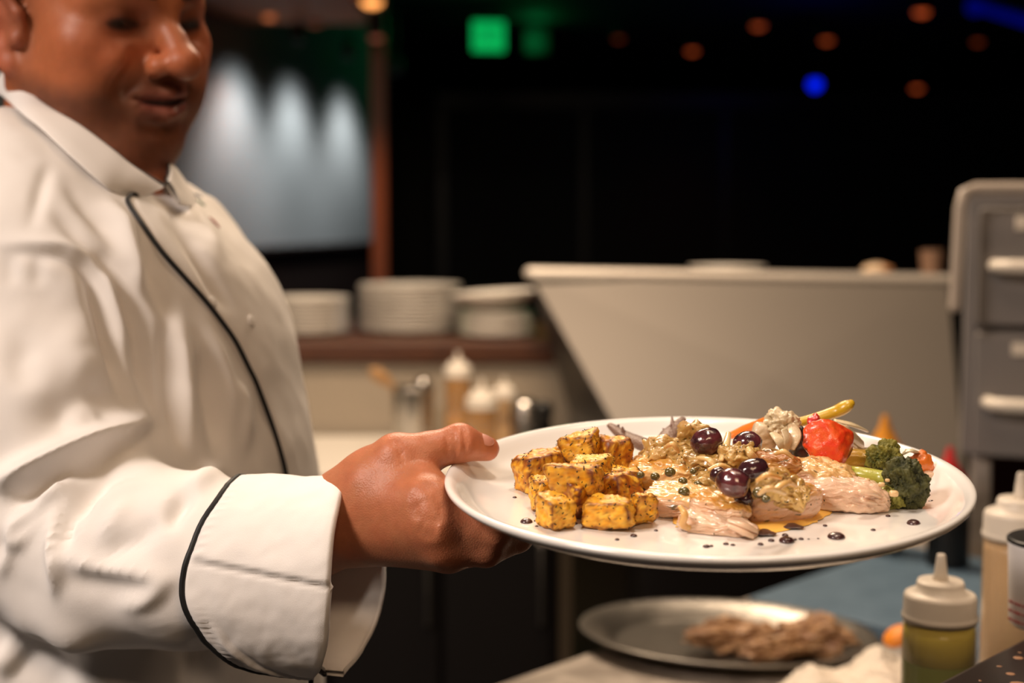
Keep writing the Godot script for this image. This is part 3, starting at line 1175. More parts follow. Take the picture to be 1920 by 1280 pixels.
func dining_lights() -> void:
	# exit sign, and a dim copy standing in for its reflection in glass
	exit_sign(at(916, 68, 8.4), 0.19, 0.175, glow("exit_green_light", Color(0.02, 0.75, 0.36), 0.72), "lit green exit sign hanging from the dark dining room ceiling")
	exit_sign(at(1006, 76, 9.6), 0.16, 0.17, glow("exit_reflection_light", Color(0.01, 0.35, 0.16), 0.06), "dim green copy of the exit sign, standing in for its reflection")
	# recessed downlights: ring and glowing lens
	var spots := [[1298, 95, 2.62, 0.04, 0.42], [1422, 48, 2.62, 0.042, 0.36], [1550, 75, 2.62, 0.041, 0.38], [1728, 22, 2.62, 0.045, 0.52], [1833, 78, 2.62, 0.036, 0.15], [1160, 72, 2.62, 0.036, 0.09], [1719, 165, 2.45, 0.043, 0.48]]
	var words := ["fourth", "third", "second", "first", "fifth", "sixth", "seventh"]
	var places := ["leftmost clearly lit orange downlight, right of the exit sign", "high downlight between the leftmost one and the blue lamp", "orange downlight just above the blue lamp", "brightest orange downlight near the upper right corner", "faint small downlight at the far right of the ceiling", "very faint downlight just right of the exit sign reflection", "lowest orange downlight, right of the blue lamp"]
	for k in spots.size():
		var s = spots[k]
		downlight(on_height(s[0], s[1], s[2]), s[3], Color(1.0, 0.42, 0.2), s[4], places[k], 2.7)
	downlight(on_height(697, 3, 2.29), 0.045, Color(1.0, 0.64, 0.34), 2.2, "large bright warm downlight at the brown soffit's right end", 2.3)
	downlight(on_height(505, 31, 2.29), 0.03, Color(1.0, 0.55, 0.32), 0.6, "small warm downlight in the brown soffit above the grey wall", 2.3)
	downlight(on_height(591, 44, 2.29), 0.03, Color(1.0, 0.5, 0.3), 0.1, "faint small downlight in the soffit, between the two lit ones", 2.3)
	downlight(at(706, 70, 6.3), 0.03, Color(1.0, 0.55, 0.4), 0.22, "dim downlight just above the wooden post", 2.3)
	# blue lamp and a blue strip
	var b := at(1528, 158, 9.0)
	var t := thing("blue_lamp", "glowing round blue lamp in the dark dining room", "lamp", b)
	var g := Geo.new()
	g.ellipsoid(Transform3D(Basis().scaled(Vector3.ONE * 0.042), b), 6)
	obj("bulb", g, glow("blue_bulb_light", Color(0.0, 0.12, 1.0), 1.1), t)
	g = Geo.new()
	g.tube([b + Vector3(0, 0.05, 0), b + Vector3(0, 0.3, 0), Vector3(b.x, 2.7, b.z)], [0.006], 8)
	obj("cord", g, M.black_plastic, t)
	g = Geo.new()
	g.lathe([Vector2(0.0005, 0.06), Vector2(0.022, 0.06), Vector2(0.036, 0.04), Vector2(0.038, 0.026), Vector2(0.022, 0.03)], 20, Transform3D(Basis(), b))
	obj("socket", g, M.black_plastic, t)
	var l := OmniLight3D.new()
	l.name = "blue_lamp_light"
	l.light_color = Color(0.1, 0.2, 1.0)
	l.light_energy = 0.03
	l.light_size = 0.05
	l.omni_range = 12
	l.omni_attenuation = 2.0
	l.shadow_enabled = true
	add_child(l)
	l.position = b + Vector3(0, -0.1, 0.1)
	var s0 := at(1828, 12, 7.0)
	var s1 := at(1990, 62, 6.0)
	t = thing("blue_strip_light", "dim blue strip light in the upper right corner", "strip light", s0.lerp(s1, 0.5))
	g = Geo.new()
	var xs := (s1 - s0).normalized()
	g.tube([s0, s0.lerp(s1, 0.1), s1], [0.045, 0.02, 0.02], 10)
	obj("tube", g, glow("blue_strip_glow_light", Color(0.0, 0.05, 1.0), 0.09), t)
	g = Geo.new()
	g.tube([s0 + Vector3(0, 0.05, 0), s1 + Vector3(0, 0.05, 0)], [0.02], 8)
	obj("channel", g, M.black_plastic, t)
	g = Geo.new()
	g.tube([s0.lerp(s1, 0.5) + Vector3(0, 0.05, 0), Vector3(s0.lerp(s1, 0.5).x, 2.7, s0.lerp(s1, 0.5).z)], [0.006], 6)
	obj("hanger", g, M.black_plastic, t)
	# lamps that wash the grey partition
	var q := [[430, 6.52], [535, 7.17], [632, 7.88]]
	var lab := ["nearest of three small spotlights washing the grey wall", "middle one of three small spotlights washing the grey wall", "farthest of three small spotlights washing the grey wall"]
	var out := Vector3(4.97, 0, 1.18).normalized()
	for k in 3:
		var w := at(q[k][0], 90, q[k][1])
		var lp := Vector3(w.x, 2.19, w.z) + out * 0.34
		t = thing("wall_washer_spotlight", lab[k], "spotlight", lp)
		g = Geo.new()
		g.lathe([Vector2(0.03, 0.0), Vector2(0.033, 0.002), Vector2(0.033, 0.07), Vector2(0.02, 0.085), Vector2(0.0005, 0.086)], 20, Transform3D(Basis(), lp))
		obj("housing", g, M.black_plastic, t)
		g = Geo.new()
		g.lathe([Vector2(0.0005, 0.008), Vector2(0.028, 0.008), Vector2(0.028, 0.012), Vector2(0.0005, 0.012)], 20, Transform3D(Basis(), lp))
		obj("lens", g, glow("washer_light" + str(k), Color(0.95, 0.97, 1.0), 0.6), t)
		g = Geo.new()
		g.tube([lp + Vector3(0, 0.08, 0), Vector3(lp.x, 2.31 if k == 0 else 2.7, lp.z)], [0.006], 8)
		obj("stem", g, M.black_plastic, t)
		var sp := SpotLight3D.new()
		sp.name = "washer_lamp"
		sp.light_color = Color(1.0, 0.985, 0.96)
		sp.light_energy = [1.0, 0.9, 0.85][k]
		sp.light_size = 0.10
		sp.spot_range = 8.0
		sp.spot_attenuation = 2.0
		sp.spot_angle = 50.0
		sp.spot_angle_attenuation = 0.9
		sp.shadow_enabled = true
		add_child(sp, true)
		sp.position = lp
		sp.look_at_from_position(lp, lp + Vector3(0, -1, 0) - out * 0.36, Vector3(0, 0, 1))

func downlight(p: Vector3, r: float, c: Color, e: float, label: String, ceil_y: float) -> void:
	var t := thing("downlight", label, "downlight", p)
	var g := Geo.new()
	g.lathe([Vector2(r * 1.02, 0.004), Vector2(r * 1.02, 0.0), Vector2(r * 1.3, 0.0), Vector2(r * 1.34, 0.004), Vector2(r * 1.34, maxf(0.012, ceil_y - p.y))], 24, Transform3D(Basis(), p))
	obj("ring", g, M.black_plastic, t)
	g = Geo.new()
	g.lathe([Vector2(0.0005, -r * 0.55), Vector2(r * 0.5, -r * 0.48), Vector2(r * 0.87, -r * 0.26), Vector2(r, 0.0), Vector2(r, 0.01), Vector2(0.0005, 0.01)], 24, Transform3D(Basis(), p))
	obj("lens", g, glow("downlight_glow" + str(used.size()) + str(M.size()), c, e), t)
	if e > 0.25:
		var l := SpotLight3D.new()
		l.name = "downlight_lamp"
		l.light_color = c
		l.light_energy = e * 0.5
		l.light_size = r
		l.spot_angle = 50
		l.spot_range = 9
		l.spot_attenuation = 2.0
		l.shadow_enabled = true
		add_child(l, true)
		l.transform = Transform3D(Basis.from_euler(Vector3(-PI / 2, 0, 0)), p - Vector3(0, r * 0.6 + 0.01, 0))

func exit_sign(p: Vector3, w: float, h: float, gm: Material, label: String) -> void:
	var t := thing("exit_sign", label, "exit sign", p)
	var b := Basis(Vector3.UP, 0.12)
	var g := Geo.new()
	g.rbox(Vector3(w + 0.02, h + 0.02, 0.04), 0.006, Transform3D(b, p - Vector3(0, 0, 0.022)))
	obj("housing", g, M.black_plastic, t)
	g = Geo.new()
	g.rbox(Vector3(w, h, 0.008), 0.002, Transform3D(b, p + b * Vector3(0, 0, 0.001)))
	obj("face", g, gm, t)
	var tm := TextMesh.new()
	tm.text = "EXIT"
	tm.font = SystemFont.new()
	tm.font.font_names = PackedStringArray(["Droid Sans"])
	tm.font_size = 32
	tm.pixel_size = w * 0.0112
	tm.depth = 0.003
	var o := MeshInstance3D.new()
	o.name = "lettering"
	o.mesh = tm
	o.material_override = M.dark_glass
	t.add_child(o, true)
	o.transform = Transform3D(b.scaled(Vector3(1, 1.5, 1)), b * Vector3(0, 0, 0.0065))
	g = Geo.new()
	g.tube([p + Vector3(0, h / 2 + 0.01, -0.02), Vector3(p.x, 2.7, p.z - 0.02)], [0.008], 8)
	obj("stem", g, M.black_plastic, t)
	var l := OmniLight3D.new()
	l.name = "exit_sign_light"
	l.light_color = Color(0.1, 0.9, 0.45)
	l.light_energy = 0.02
	l.light_size = 0.08
	l.omni_range = 12
	l.omni_attenuation = 2.0
	l.shadow_enabled = true
	add_child(l, true)
	l.position = p + Vector3(0, 0, 0.1)

# ------------------------------------------------------------------ the chef
var FACE := Vector3(sin(1.46), 0, cos(1.46))      # which way his chest faces
var LEFT := Vector3(cos(1.46), 0, -sin(1.46))
var trunk := [[0.70, 0.212, 0.150, -0.312], [0.82, 0.212, 0.150, -0.312], [0.95, 0.208, 0.150, -0.312], [1.05, 0.205, 0.148, -0.311], [1.12, 0.205, 0.145, -0.311], [1.196, 0.205, 0.143, -0.313], [1.25, 0.206, 0.138, -0.318], [1.317, 0.207, 0.130, -0.323], [1.373, 0.203, 0.120, -0.338], [1.403, 0.188, 0.110, -0.347], [1.42, 0.170, 0.100, -0.353], [1.442, 0.140, 0.086, -0.357], [1.46, 0.112, 0.079, -0.355], [1.48, 0.086, 0.070, -0.353], [1.50, 0.068, 0.062, -0.352], [1.53, 0.060, 0.058, -0.352]]
const TRUNK_Z := -1.165
var trunk_a := PackedFloat32Array()
var trunk_b := PackedFloat32Array()
var trunk_x := PackedFloat32Array()

func trunk_tables() -> void:
	for i in 256:
		var y := 0.70 + 0.83 * i / 255.0
		var k := 0
		while k < trunk.size() - 2 and y > trunk[k + 1][0]:
			k += 1
		var t: float = (y - trunk[k][0]) / (trunk[k + 1][0] - trunk[k][0])
		var p0 = trunk[maxi(k - 1, 0)]
		var p1 = trunk[k]
		var p2 = trunk[k + 1]
		var p3 = trunk[mini(k + 2, trunk.size() - 1)]
		var r := []
		for j in [1, 2, 3]:
			var h: float = p2[0] - p1[0]
			var m1: float = (p2[j] - p0[j]) / maxf(1e-6, p2[0] - p0[0]) * h
			var m2: float = (p3[j] - p1[j]) / maxf(1e-6, p3[0] - p1[0]) * h
			r.append((2 * t * t * t - 3 * t * t + 1) * p1[j] + (t * t * t - 2 * t * t + t) * m1 + (-2 * t * t * t + 3 * t * t) * p2[j] + (t * t * t - t * t) * m2)
		trunk_a.append(r[0])
		trunk_b.append(r[1])
		trunk_x.append(r[2])

func trunk_field(p: Vector3) -> float:
	var s := clampf((p.y - 0.70) / 0.83 * 255.0, 0.0, 254.99)
	var i := int(s)
	var t := s - i
	var a := lerpf(trunk_a[i], trunk_a[i + 1], t)
	var b := lerpf(trunk_b[i], trunk_b[i + 1], t)
	var x := p.x - lerpf(trunk_x[i], trunk_x[i + 1], t)
	var z := p.z - TRUNK_Z
	var l := x * LEFT.x + z * LEFT.z
	var f := x * FACE.x + z * FACE.z
	var k0 := sqrt((l / a) * (l / a) + (f / b) * (f / b))
	var k1 := sqrt((l / (a * a)) * (l / (a * a)) + (f / (b * b)) * (f / (b * b)))
	var d := k0 * (k0 - 1.0) / maxf(k1, 1e-6)
	if p.y > 1.36:
		d *= 0.62
	# the neckline slants from the nape down to the breast
	var neck := (p.y - 1.4135 - (-0.281 - p.x) * 0.64) * 0.84
	var g := maxf(0.02 - absf(d - neck), 0.0) / 0.02
	return maxf(maxf(d, neck) + g * g * 0.005, 0.72 - p.y)

# creases of the jacket: how far they stand out (mm), how wide (hundredths), and the way they run over the cloth
func creases() -> Array:
	var out := []
	var list := [
		[12, 20, [-20, 915, 5, 905, 60, 880, 150, 842, 230, 806, 330, 766]],
		[-5, 36, [40, 815, 110, 785, 200, 752, 280, 730]],
		[4, 22, [120, 800, 165, 772, 200, 790]],
		[-10, 15, [10, 955, 35, 935, 90, 898, 150, 870, 195, 852, 245, 830, 320, 796]],
		[6, 10, [162, 852, 128, 890, 98, 922, 50, 960]],
		[-9, 15, [128, 990, 142, 955, 160, 920, 200, 886, 290, 868]],
		[4, 7, [92, 944, 56, 965, 27, 985, 21, 1004, 37, 1017, 53, 1001, 93, 950]],
		[6, 7, [106, 945, 104, 1000, 103, 1030, 107, 1080, 103, 1130]],
		[-7, 9, [127, 945, 120, 1000, 122, 1032]],
		[4, 13, [104, 1042, 150, 1056, 220, 1068, 297, 1082, 350, 1093]],
		[-2.5, 26, [90, 1080, 160, 1092, 220, 1102, 320, 1116]],
		[3.5, 13, [315, 1075, 297, 1108, 272, 1126, 212, 1136]],
		[-7, 10, [318, 1000, 326, 961, 342, 938, 368, 906]],
		[4, 11, [340, 940, 368, 902, 400, 886, 432, 888]],
		[4, 8, [2, 1090, 18, 1022, 27, 993]],
		[-3, 14, [12, 990, 4, 1060]],
		[-3, 16, [250, 990, 225, 1030, 180, 1045]],
		[-3, 18, [300, 960, 262, 1005, 250, 1050]],
		[3, 14, [250, 930, 215, 975, 190, 1020]],
		[3.5, 8, [-20, 455, 60, 455, 120, 462, 165, 480, 200, 520, 216, 570]],
		[-3, 7, [-20, 472, 60, 473, 115, 480, 150, 498, 180, 535]],
		[-1.6, 12, [15, 470, 22, 540]],
		[-1.6, 12, [68, 470, 74, 545]],
		[-2.5, 30, [60, 600, 40, 680, 50, 740]],
		[2.5, 30, [150, 580, 140, 660, 190, 720]],
		# chest
		[-9, 14, [140, 470, 168, 523, 187, 580, 209, 640, 240, 720, 270, 790]],
		[6, 10, [187, 500, 207, 530, 232, 600, 257, 660]],
		[-9, 19, [180, 460, 205, 505, 236, 560, 264, 620, 282, 700, 300, 780, 305, 850]],
		[-3.5, 15, [110, 330, 148, 375, 175, 402, 198, 430, 230, 490]],
		[-3.5, 14, [90, 380, 122, 418, 160, 458, 202, 492, 235, 540]],
		[6, 12, [190, 365, 230, 420, 258, 500, 268, 572]],
		[-5, 15, [240, 420, 270, 480, 290, 530, 318, 590, 330, 660]],
		[4, 14, [320, 560, 338, 640, 346, 690, 354, 760, 358, 840]],
		[3.5, 13, [370, 560, 400, 640, 420, 690, 432, 760, 438, 840]],
		[-6, 14, [300, 590, 318, 660, 330, 780, 335, 860]],
		[-6, 14, [375, 640, 392, 720, 405, 800, 410, 870]],
		[4, 10, [440, 700, 455, 760, 465, 850]],
		[-4, 10, [300, 395, 350, 460, 400, 540, 430, 590]],
		[4, 12, [330, 370, 380, 440, 420, 500]],
		[-2.5, 5, [95, 300, 78, 350, 55, 440]],
		[6, 26, [-10, 1110, 60, 1160, 140, 1200, 200, 1240]],
		[-8, 30, [20, 1190, 100, 1240, 160, 1290]],
		[5, 30, [-10, 1220, 40, 1250]],
		[-4, 40, [330, 1262, 420, 1250]],
	]
	for r in list:
		var xy = r[2]
		var box := Rect2(xy[0], xy[1], 0, 0)
		for i in range(0, xy.size(), 2):
			box = box.expand(Vector2(xy[i], xy[i + 1]))
		out.append([r[0] * 0.001, maxf(float(r[1]), 9.0) + 1.5, PackedFloat32Array(xy), box.grow(r[1] * 2.6)])
	return out

func crease_at(q: Vector2, list: Array) -> float:
	var sum := 0.0
	for r in list:
		var box: Rect2 = r[3]
		if not box.has_point(q):
			continue
		var xy: PackedFloat32Array = r[2]
		var best := 1e9
		var where := 0.0
		var segs := xy.size() / 2 - 1
		for i in segs:
			var a := Vector2(xy[i * 2], xy[i * 2 + 1])
			var b := Vector2(xy[i * 2 + 2], xy[i * 2 + 3])
			var h := clampf((q - a).dot(b - a) / (b - a).length_squared(), 0, 1)
			var d := q.distance_squared_to(a.lerp(b, h))
			if d < best:
				best = d
				where = (i + h) / segs
		var w: float = r[1]
		var end := smoothstep(0.0, 0.42, minf(where, 1.0 - where) + 0.03)
		sum += 1.75 * r[0] * exp(-best / (w * w)) * end
	return sum

func nearest(px: float, py: float, v: PackedVector3Array, n: PackedVector3Array, pr: PackedVector3Array) -> Array:
	var w := 0.0
	var p := Vector3.ZERO
	var nn := Vector3.ZERO
	var r2 := 100.0
	var zmin := 9.0
	for pass_ in 2:
		for i in pr.size():
			var dx := pr[i].x - px
			var dy := pr[i].y - py
			var d2 := dx * dx + dy * dy
			if d2 < r2 and n[i].dot(cam_o - v[i]) > 0.0:
				if pass_ == 0:
					zmin = minf(zmin, pr[i].z)
				elif pr[i].z < zmin + 0.02:
					var e := 1.0 / (d2 + 4.0)
					w += e
					p += v[i] * e
					nn += n[i] * e
	if w == 0.0:
		return []
	return [p / w, nn.normalized()]

func smooth_line(p: Array, steps: int) -> Array:
	var out := []
	for i in p.size() - 1:
		var a = p[maxi(i - 1, 0)]
		var b = p[i]
		var c = p[i + 1]
		var d = p[mini(i + 2, p.size() - 1)]
		for s in steps:
			out.append(b.cubic_interpolate(c, a, d, float(s) / steps))
	out.append(p[-1])
	return out

func chef() -> void:
	trunk_tables()
	var ch := thing("person", "chef in a white jacket with black piping, smiling down at the plate he holds out", "person", Vector3(-0.32, 0, TRUNK_Z))
	var body := chef_body(ch)
	chef_clothes(ch)
	chef_head_bits(ch, body)

var head_o := Vector3.ZERO
var head_b := Basis()
const HS := 1.02

func hd(l: float, u: float, f: float) -> Vector3:
	return head_o + head_b * (Vector3(l, u, f) * HS)

func chef_body(ch: Node3D) -> Node3D:
	head_o = at(166, 68, 1.19)
	var yaw := deg_to_rad(54)
	var F := Vector3(sin(yaw), 0, cos(yaw))
	var L := Vector3(cos(yaw), 0, -sin(yaw))
	head_b = Basis(L, Vector3.UP, F) * Basis.from_euler(Vector3(deg_to_rad(10), 0, 0)) * Basis.from_euler(Vector3(0, 0, deg_to_rad(5.0)))
	var h := Field.new()
	h.ell(hd(0, 0.045, -0.012), head_b, Vector3(0.075, 0.088, 0.096) * HS, 0.01)
	h.ell(hd(0, -0.008, 0.042), head_b, Vector3(0.0635, 0.068, 0.052) * HS, 0.03)
	h.ell(hd(0, 0.05, 0.055), head_b, Vector3(0.055, 0.04, 0.036) * HS, 0.02)
	for s in [-1.0, 1.0]:
		h.cap(hd(s * 0.056, -0.026, 0.006), hd(s * 0.022, -0.076, 0.068), 0.020, 0.016, 0.03)
		h.ell(hd(s * 0.049, 0.0, 0.059), head_b, Vector3(0.022, 0.019, 0.022), 0.022)
		h.ell(hd(s * 0.045, -0.036, 0.050), head_b, Vector3(0.023, 0.03, 0.03), 0.025)
		h.cap(hd(s * 0.050, 0.034, 0.066), hd(s * 0.012, 0.036, 0.088), 0.009, 0.010, 0.014)
		h.ell(hd(s * 0.033, -0.010, 0.083), head_b, Vector3(0.014, 0.010, 0.010), 0.014)
	h.ell(hd(0, -0.075, 0.077), head_b, Vector3(0.022, 0.018, 0.018), 0.018)
	h.ell(hd(0, -0.072, 0.035), head_b, Vector3(0.046, 0.028, 0.045), 0.025)
	h.ell(hd(0, -0.036, 0.074), head_b, Vector3(0.033, 0.027, 0.027), 0.016)
	# eye sockets, eyelids
	for s in [-1.0, 1.0]:
		h.ell(hd(s * 0.033, 0.019, 0.098), head_b, Vector3(0.019, 0.012, 0.015), 0.012, true)
	for s in [-1.0, 1.0]:
		h.ell(hd(s * 0.0315, 0.0215, 0.0745), head_b, Vector3(0.0155, 0.0135, 0.0145), 0.006)
		h.cap(hd(s * 0.024, 0.0160, 0.0905), hd(s * 0.041, 0.0172, 0.0870), 0.0030, 0.0030, 0.003, true)
	# nose
	h.cap(hd(0, 0.030, 0.088), hd(0, 0.006, 0.106), 0.0085, 0.0095, 0.012)
	h.cap(hd(0, 0.006, 0.106), hd(0, -0.008, 0.1175), 0.0095, 0.0125, 0.008)
	h.ell(hd(0, -0.009, 0.1175), head_b, Vector3(0.0150, 0.0125, 0.013), 0.006)
	for s in [-1.0, 1.0]:
		h.ell(hd(s * 0.0158, -0.0125, 0.1035), head_b, Vector3(0.0095, 0.0095, 0.012), 0.006)
		h.ell(hd(s * 0.0075, -0.0215, 0.110), head_b, Vector3(0.0042, 0.004, 0.006), 0.004, true)
		h.cap(hd(s * 0.025, -0.008, 0.0955), hd(s * 0.0345, -0.032, 0.0865), 0.0034, 0.0030, 0.014, true)
	# lips round a slightly open mouth
	h.cap(hd(-0.022, -0.0365, 0.0905), hd(0, -0.0352, 0.1020), 0.0030, 0.0045, 0.008)
	h.cap(hd(0.022, -0.0365, 0.0905), hd(0, -0.0352, 0.1020), 0.0030, 0.0045, 0.008)
	h.cap(hd(-0.019, -0.0475, 0.0905), hd(0, -0.0495, 0.1000), 0.0035, 0.0056, 0.010)
	h.cap(hd(0.019, -0.0475, 0.0905), hd(0, -0.0495, 0.1000), 0.0035, 0.0056, 0.010)
	h.cap(hd(-0.026, -0.0385, 0.0905), hd(0, -0.0422, 0.1070), 0.0016, 0.0044, 0.003, true)
	h.cap(hd(0.026, -0.0385, 0.0905), hd(0, -0.0422, 0.1070), 0.0016, 0.0044, 0.003, true)
	h.cap(hd(-0.014, -0.062, 0.098), hd(0.014, -0.062, 0.098), 0.004, 0.004, 0.010, true)
	# ears
	for s in [-1.0, 1.0]:
		h.ell(hd(s * 0.0815, 0.008, -0.002), head_b * Basis(Vector3.UP, s * -0.35), Vector3(0.0055, 0.029, 0.0165), 0.004)
		var rim := [[-0.073, -0.001, 0.017], [-0.078, 0.018, 0.017], [-0.084, 0.034, 0.005], [-0.090, 0.033, -0.011], [-0.090, 0.012, -0.022], [-0.085, -0.010, -0.013], [-0.080, -0.020, -0.001]]
		for k in rim.size() - 1:
			h.cap(hd(-s * rim[k][0], rim[k][1], rim[k][2]), hd(-s * rim[k + 1][0], rim[k + 1][1], rim[k + 1][2]), 0.0046, 0.0046, 0.003)
		h.ell(hd(s * 0.0785, -0.022, 0.005), head_b, Vector3(0.006, 0.009, 0.0085), 0.006)
		h.ell(hd(s * 0.0895, 0.002, 0.004), head_b, Vector3(0.0085, 0.012, 0.0095), 0.004, true)
		h.cap(hd(s * 0.086, 0.022, -0.003), hd(s * 0.0855, -0.006, -0.007), 0.004, 0.004, 0.004)
		h.ell(hd(s * 0.078, -0.002, 0.015), head_b, Vector3(0.0055, 0.007, 0.0055), 0.004)
	# neck down into the shoulders
	var base := Vector3(-0.350, 1.40, TRUNK_Z - 0.005)
	h.cap(hd(0, -0.03, -0.02), base, 0.054, 0.066, 0.025)
	var got: Array = h.mesh(head_o - Vector3(0.15, 0.19, 0.15), head_o + Vector3(0.17, 0.17, 0.15), 0.0026)
	var v: PackedVector3Array = relax(got[0], got[1], 1, 0.4)
	var col := PackedColorArray()
	var ns := noise(60, 2)
	var hi := head_b.transposed()
	for p in v:
		var q := hi * (p - head_o) / HS
		var c := Color(0.42, 0.135, 0.058)
		c = c.lerp(Color(0.47, 0.115, 0.052), 0.6 * exp(-Vector3((absf(q.x) - 0.044) / 0.022, (q.y + 0.002) / 0.02, (q.z - 0.07) / 0.03).length_squared()))
		c = c.lerp(Color(0.47, 0.11, 0.05), 0.6 * exp(-Vector3(q.x / 0.016, (q.y + 0.01) / 0.014, (q.z - 0.112) / 0.02).length_squared()))
		c = c.lerp(Color(0.50, 0.15, 0.09), 0.6 * smoothstep(0.073, 0.084, absf(q.x)))
		# shaven beard shadow on jaw, chin and upper lip
		var beard := smoothstep(-0.012, -0.034, q.y + 0.35 * (absf(q.x) - 0.03) * lerpf(0.3, 1.0, smoothstep(0.02, 0.075, q.z))) * smoothstep(-0.005, 0.02, q.z) * smoothstep(-0.105, -0.09, q.y)
		var side := smoothstep(0.058, 0.064, absf(q.x)) * smoothstep(0.0, 0.012, q.z) * smoothstep(0.034, 0.02, q.z) * smoothstep(-0.03, 0.0, q.y)
		c = c.lerp(Color(0.15, 0.06, 0.036), clampf(beard * (0.85 + 0.15 * ns.get_noise_3dv(p)) + side * 0.4, 0, 0.9))
		# lips
		var lip := exp(-pow((q.y + 0.0415) / 0.0105, 2.0)) * smoothstep(0.026, 0.019, absf(q.x)) * smoothstep(0.082, 0.092, q.z)
		c = c.lerp(Color(0.27, 0.075, 0.055), lip * 0.8)
		# shade inside the open mouth and eyelid slits, painted as dark colour
		var mouth := Vector3(q.x / 0.028, (q.y + 0.0415) / 0.0034, 0).length()
		if q.z > 0.07 and mouth < 1.0:
			c = c.lerp(Color(0.03, 0.008, 0.008), smoothstep(1.0, 0.6, mouth))
		var eye := Vector2((absf(q.x) - 0.0325) / 0.013, (q.y - 0.0166) / 0.0032).length()
		if q.z > 0.06 and eye < 1.3:
			c = c.lerp(Color(0.02, 0.01, 0.008), smoothstep(1.3, 0.7, eye))
		var socket := exp(-Vector2((absf(q.x) - 0.031) / 0.018, (q.y - 0.020) / 0.013).length_squared()) * smoothstep(0.05, 0.07, q.z)  # shade of the eye sockets, put into the skin colour
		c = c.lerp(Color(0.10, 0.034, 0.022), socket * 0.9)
		var lash := Vector2((absf(q.x) - 0.0325) / 0.017, (q.y - 0.0175) / 0.0062).length()
		if q.z > 0.06 and lash < 1.0:
			c = c.lerp(Color(0.02, 0.009, 0.007), smoothstep(1.0, 0.45, lash))
		col.append(c * (1.0 + 0.10 * ns.get_noise_3dv(p * 2.0)))
	var g := Geo.new()
	g.add(v, got[1], col, PackedVector2Array())

	# right hand, wrist and forearm
	var k := Field.new()
	k.cap(at(120, 980, 1.0), at(520, 1012, 0.935), 0.040, 0.028, 0.02)
	k.cap(at(520, 1008, 0.935), at(655, 964, 0.897), 0.027, 0.0215, 0.02)
	k.cap(at(520, 1030, 0.937), at(662, 988, 0.897), 0.027, 0.0205, 0.02)
	k.cap(at(665, 962, 0.893), at(805, 945, 0.855), 0.0215, 0.0145, 0.02)
	k.cap(at(668, 972, 0.893), at(815, 985, 0.850), 0.0210, 0.0145, 0.014)
	k.cap(at(670, 982, 0.895), at(832, 1022, 0.852), 0.0190, 0.0130, 0.012)
	k.cap(at(672, 988, 0.897), at(842, 1036, 0.864), 0.0180, 0.0115, 0.012)
	k.cap(at(662, 942, 0.895), at(702, 905, 0.888), 0.0190, 0.0175, 0.02)
	k.cap(at(702, 905, 0.888), at(745, 861, 0.877), 0.0175, 0.0132, 0.012)
	k.cap(at(712, 912, 0.880), at(792, 908, 0.864), 0.0180, 0.0110, 0.02)
	k.cap(at(745, 861, 0.877), at(800, 848, 0.877), 0.0136, 0.0116, 0.006)
	k.cap(at(800, 848, 0.877), at(862, 830, 0.882), 0.0116, 0.0117, 0.006)
	k.cap(at(862, 830, 0.882), at(913, 841, 0.893), 0.0116, 0.0079, 0.004)
	k.ell(at(745, 850, 0.875), Basis(), Vector3(0.012, 0.011, 0.012), 0.008)
	# skin folds at the index knuckle and between thumb and palm, a tendon, the wrist bone
	k.cap(at(690, 952, 0.872), at(800, 935, 0.842), 0.003, 0.004, 0.016)
	k.cap(at(690, 985, 0.874), at(815, 985, 0.838), 0.003, 0.004, 0.016)
	var fingers := [[[805, 945, 0.855, 0.0128], [900, 968, 0.853, 0.0106], [965, 978, 0.870, 0.0096], [1002, 948, 0.891, 0.0084]],
		[[815, 985, 0.850, 0.0128], [925, 1001, 0.850, 0.0100], [985, 985, 0.870, 0.0092], [1012, 950, 0.890, 0.0082]],
		[[832, 1022, 0.852, 0.0125], [910, 1030, 0.854, 0.0104], [970, 1006, 0.870, 0.0094], [1005, 965, 0.890, 0.0084]],
		[[842, 1036, 0.864, 0.0108], [905, 1034, 0.879, 0.0088], [950, 998, 0.890, 0.0080], [985, 960, 0.900, 0.0074]]]
	for fi in fingers:
		for j in 3:
			var a = fi[j]
			var b = fi[j + 1]
			k.cap(at(a[0], a[1], a[2]), at(b[0], b[1], b[2]), a[3], b[3], 0.003 if j else 0.005)
	# knuckles
	for q in [[812, 936, 0.850], [822, 985, 0.847]]:
		k.ell(at(q[0], q[1], q[2]), Basis(), Vector3(0.010, 0.009, 0.008), 0.010)
	var every := PackedInt32Array(range(k.kind.size()))
	var skin_at := func(px: float, py: float) -> Vector3:
		var d := 0.80
		while d < 0.94 and k.value(at(px, py, d), every) > 0.0:
			d += 0.0008
		return at(px, py, d - 0.0004)
	var folds := [[790, 908, 796, 938, 795, 972, 788, 1000], [801, 905, 808, 935, 807, 975, 800, 1005], [812, 908, 819, 938, 818, 975, 812, 1008], [780, 918, 785, 942, 783, 968], [824, 925, 829, 950, 827, 975], [772, 930, 776, 948, 774, 966], [838, 815, 842, 835, 839, 858], [850, 804, 855, 832, 852, 862], [868, 800, 873, 830, 870, 858], [744, 830, 752, 850, 756, 872]]
	for q in folds:
		var pts := []
		for e in range(0, q.size(), 2):
			pts.append(skin_at.call(q[e], q[e + 1]))
		for e in pts.size() - 1:
			k.cap(pts[e], pts[e + 1], 0.0009, 0.0009, 0.0026, true)
	got = k.mesh(at(585, 1090, 0.93) - Vector3(0.02, 0.02, 0.04), Vector3(at(1040, 900, 0.9).x, at(900, 770, 0.85).y, at(900, 900, 0.80).z), 0.0017)
	v = relax(got[0], got[1], 1, 0.3)
	col = PackedColorArray()
	var n2 := noise(45, 6)
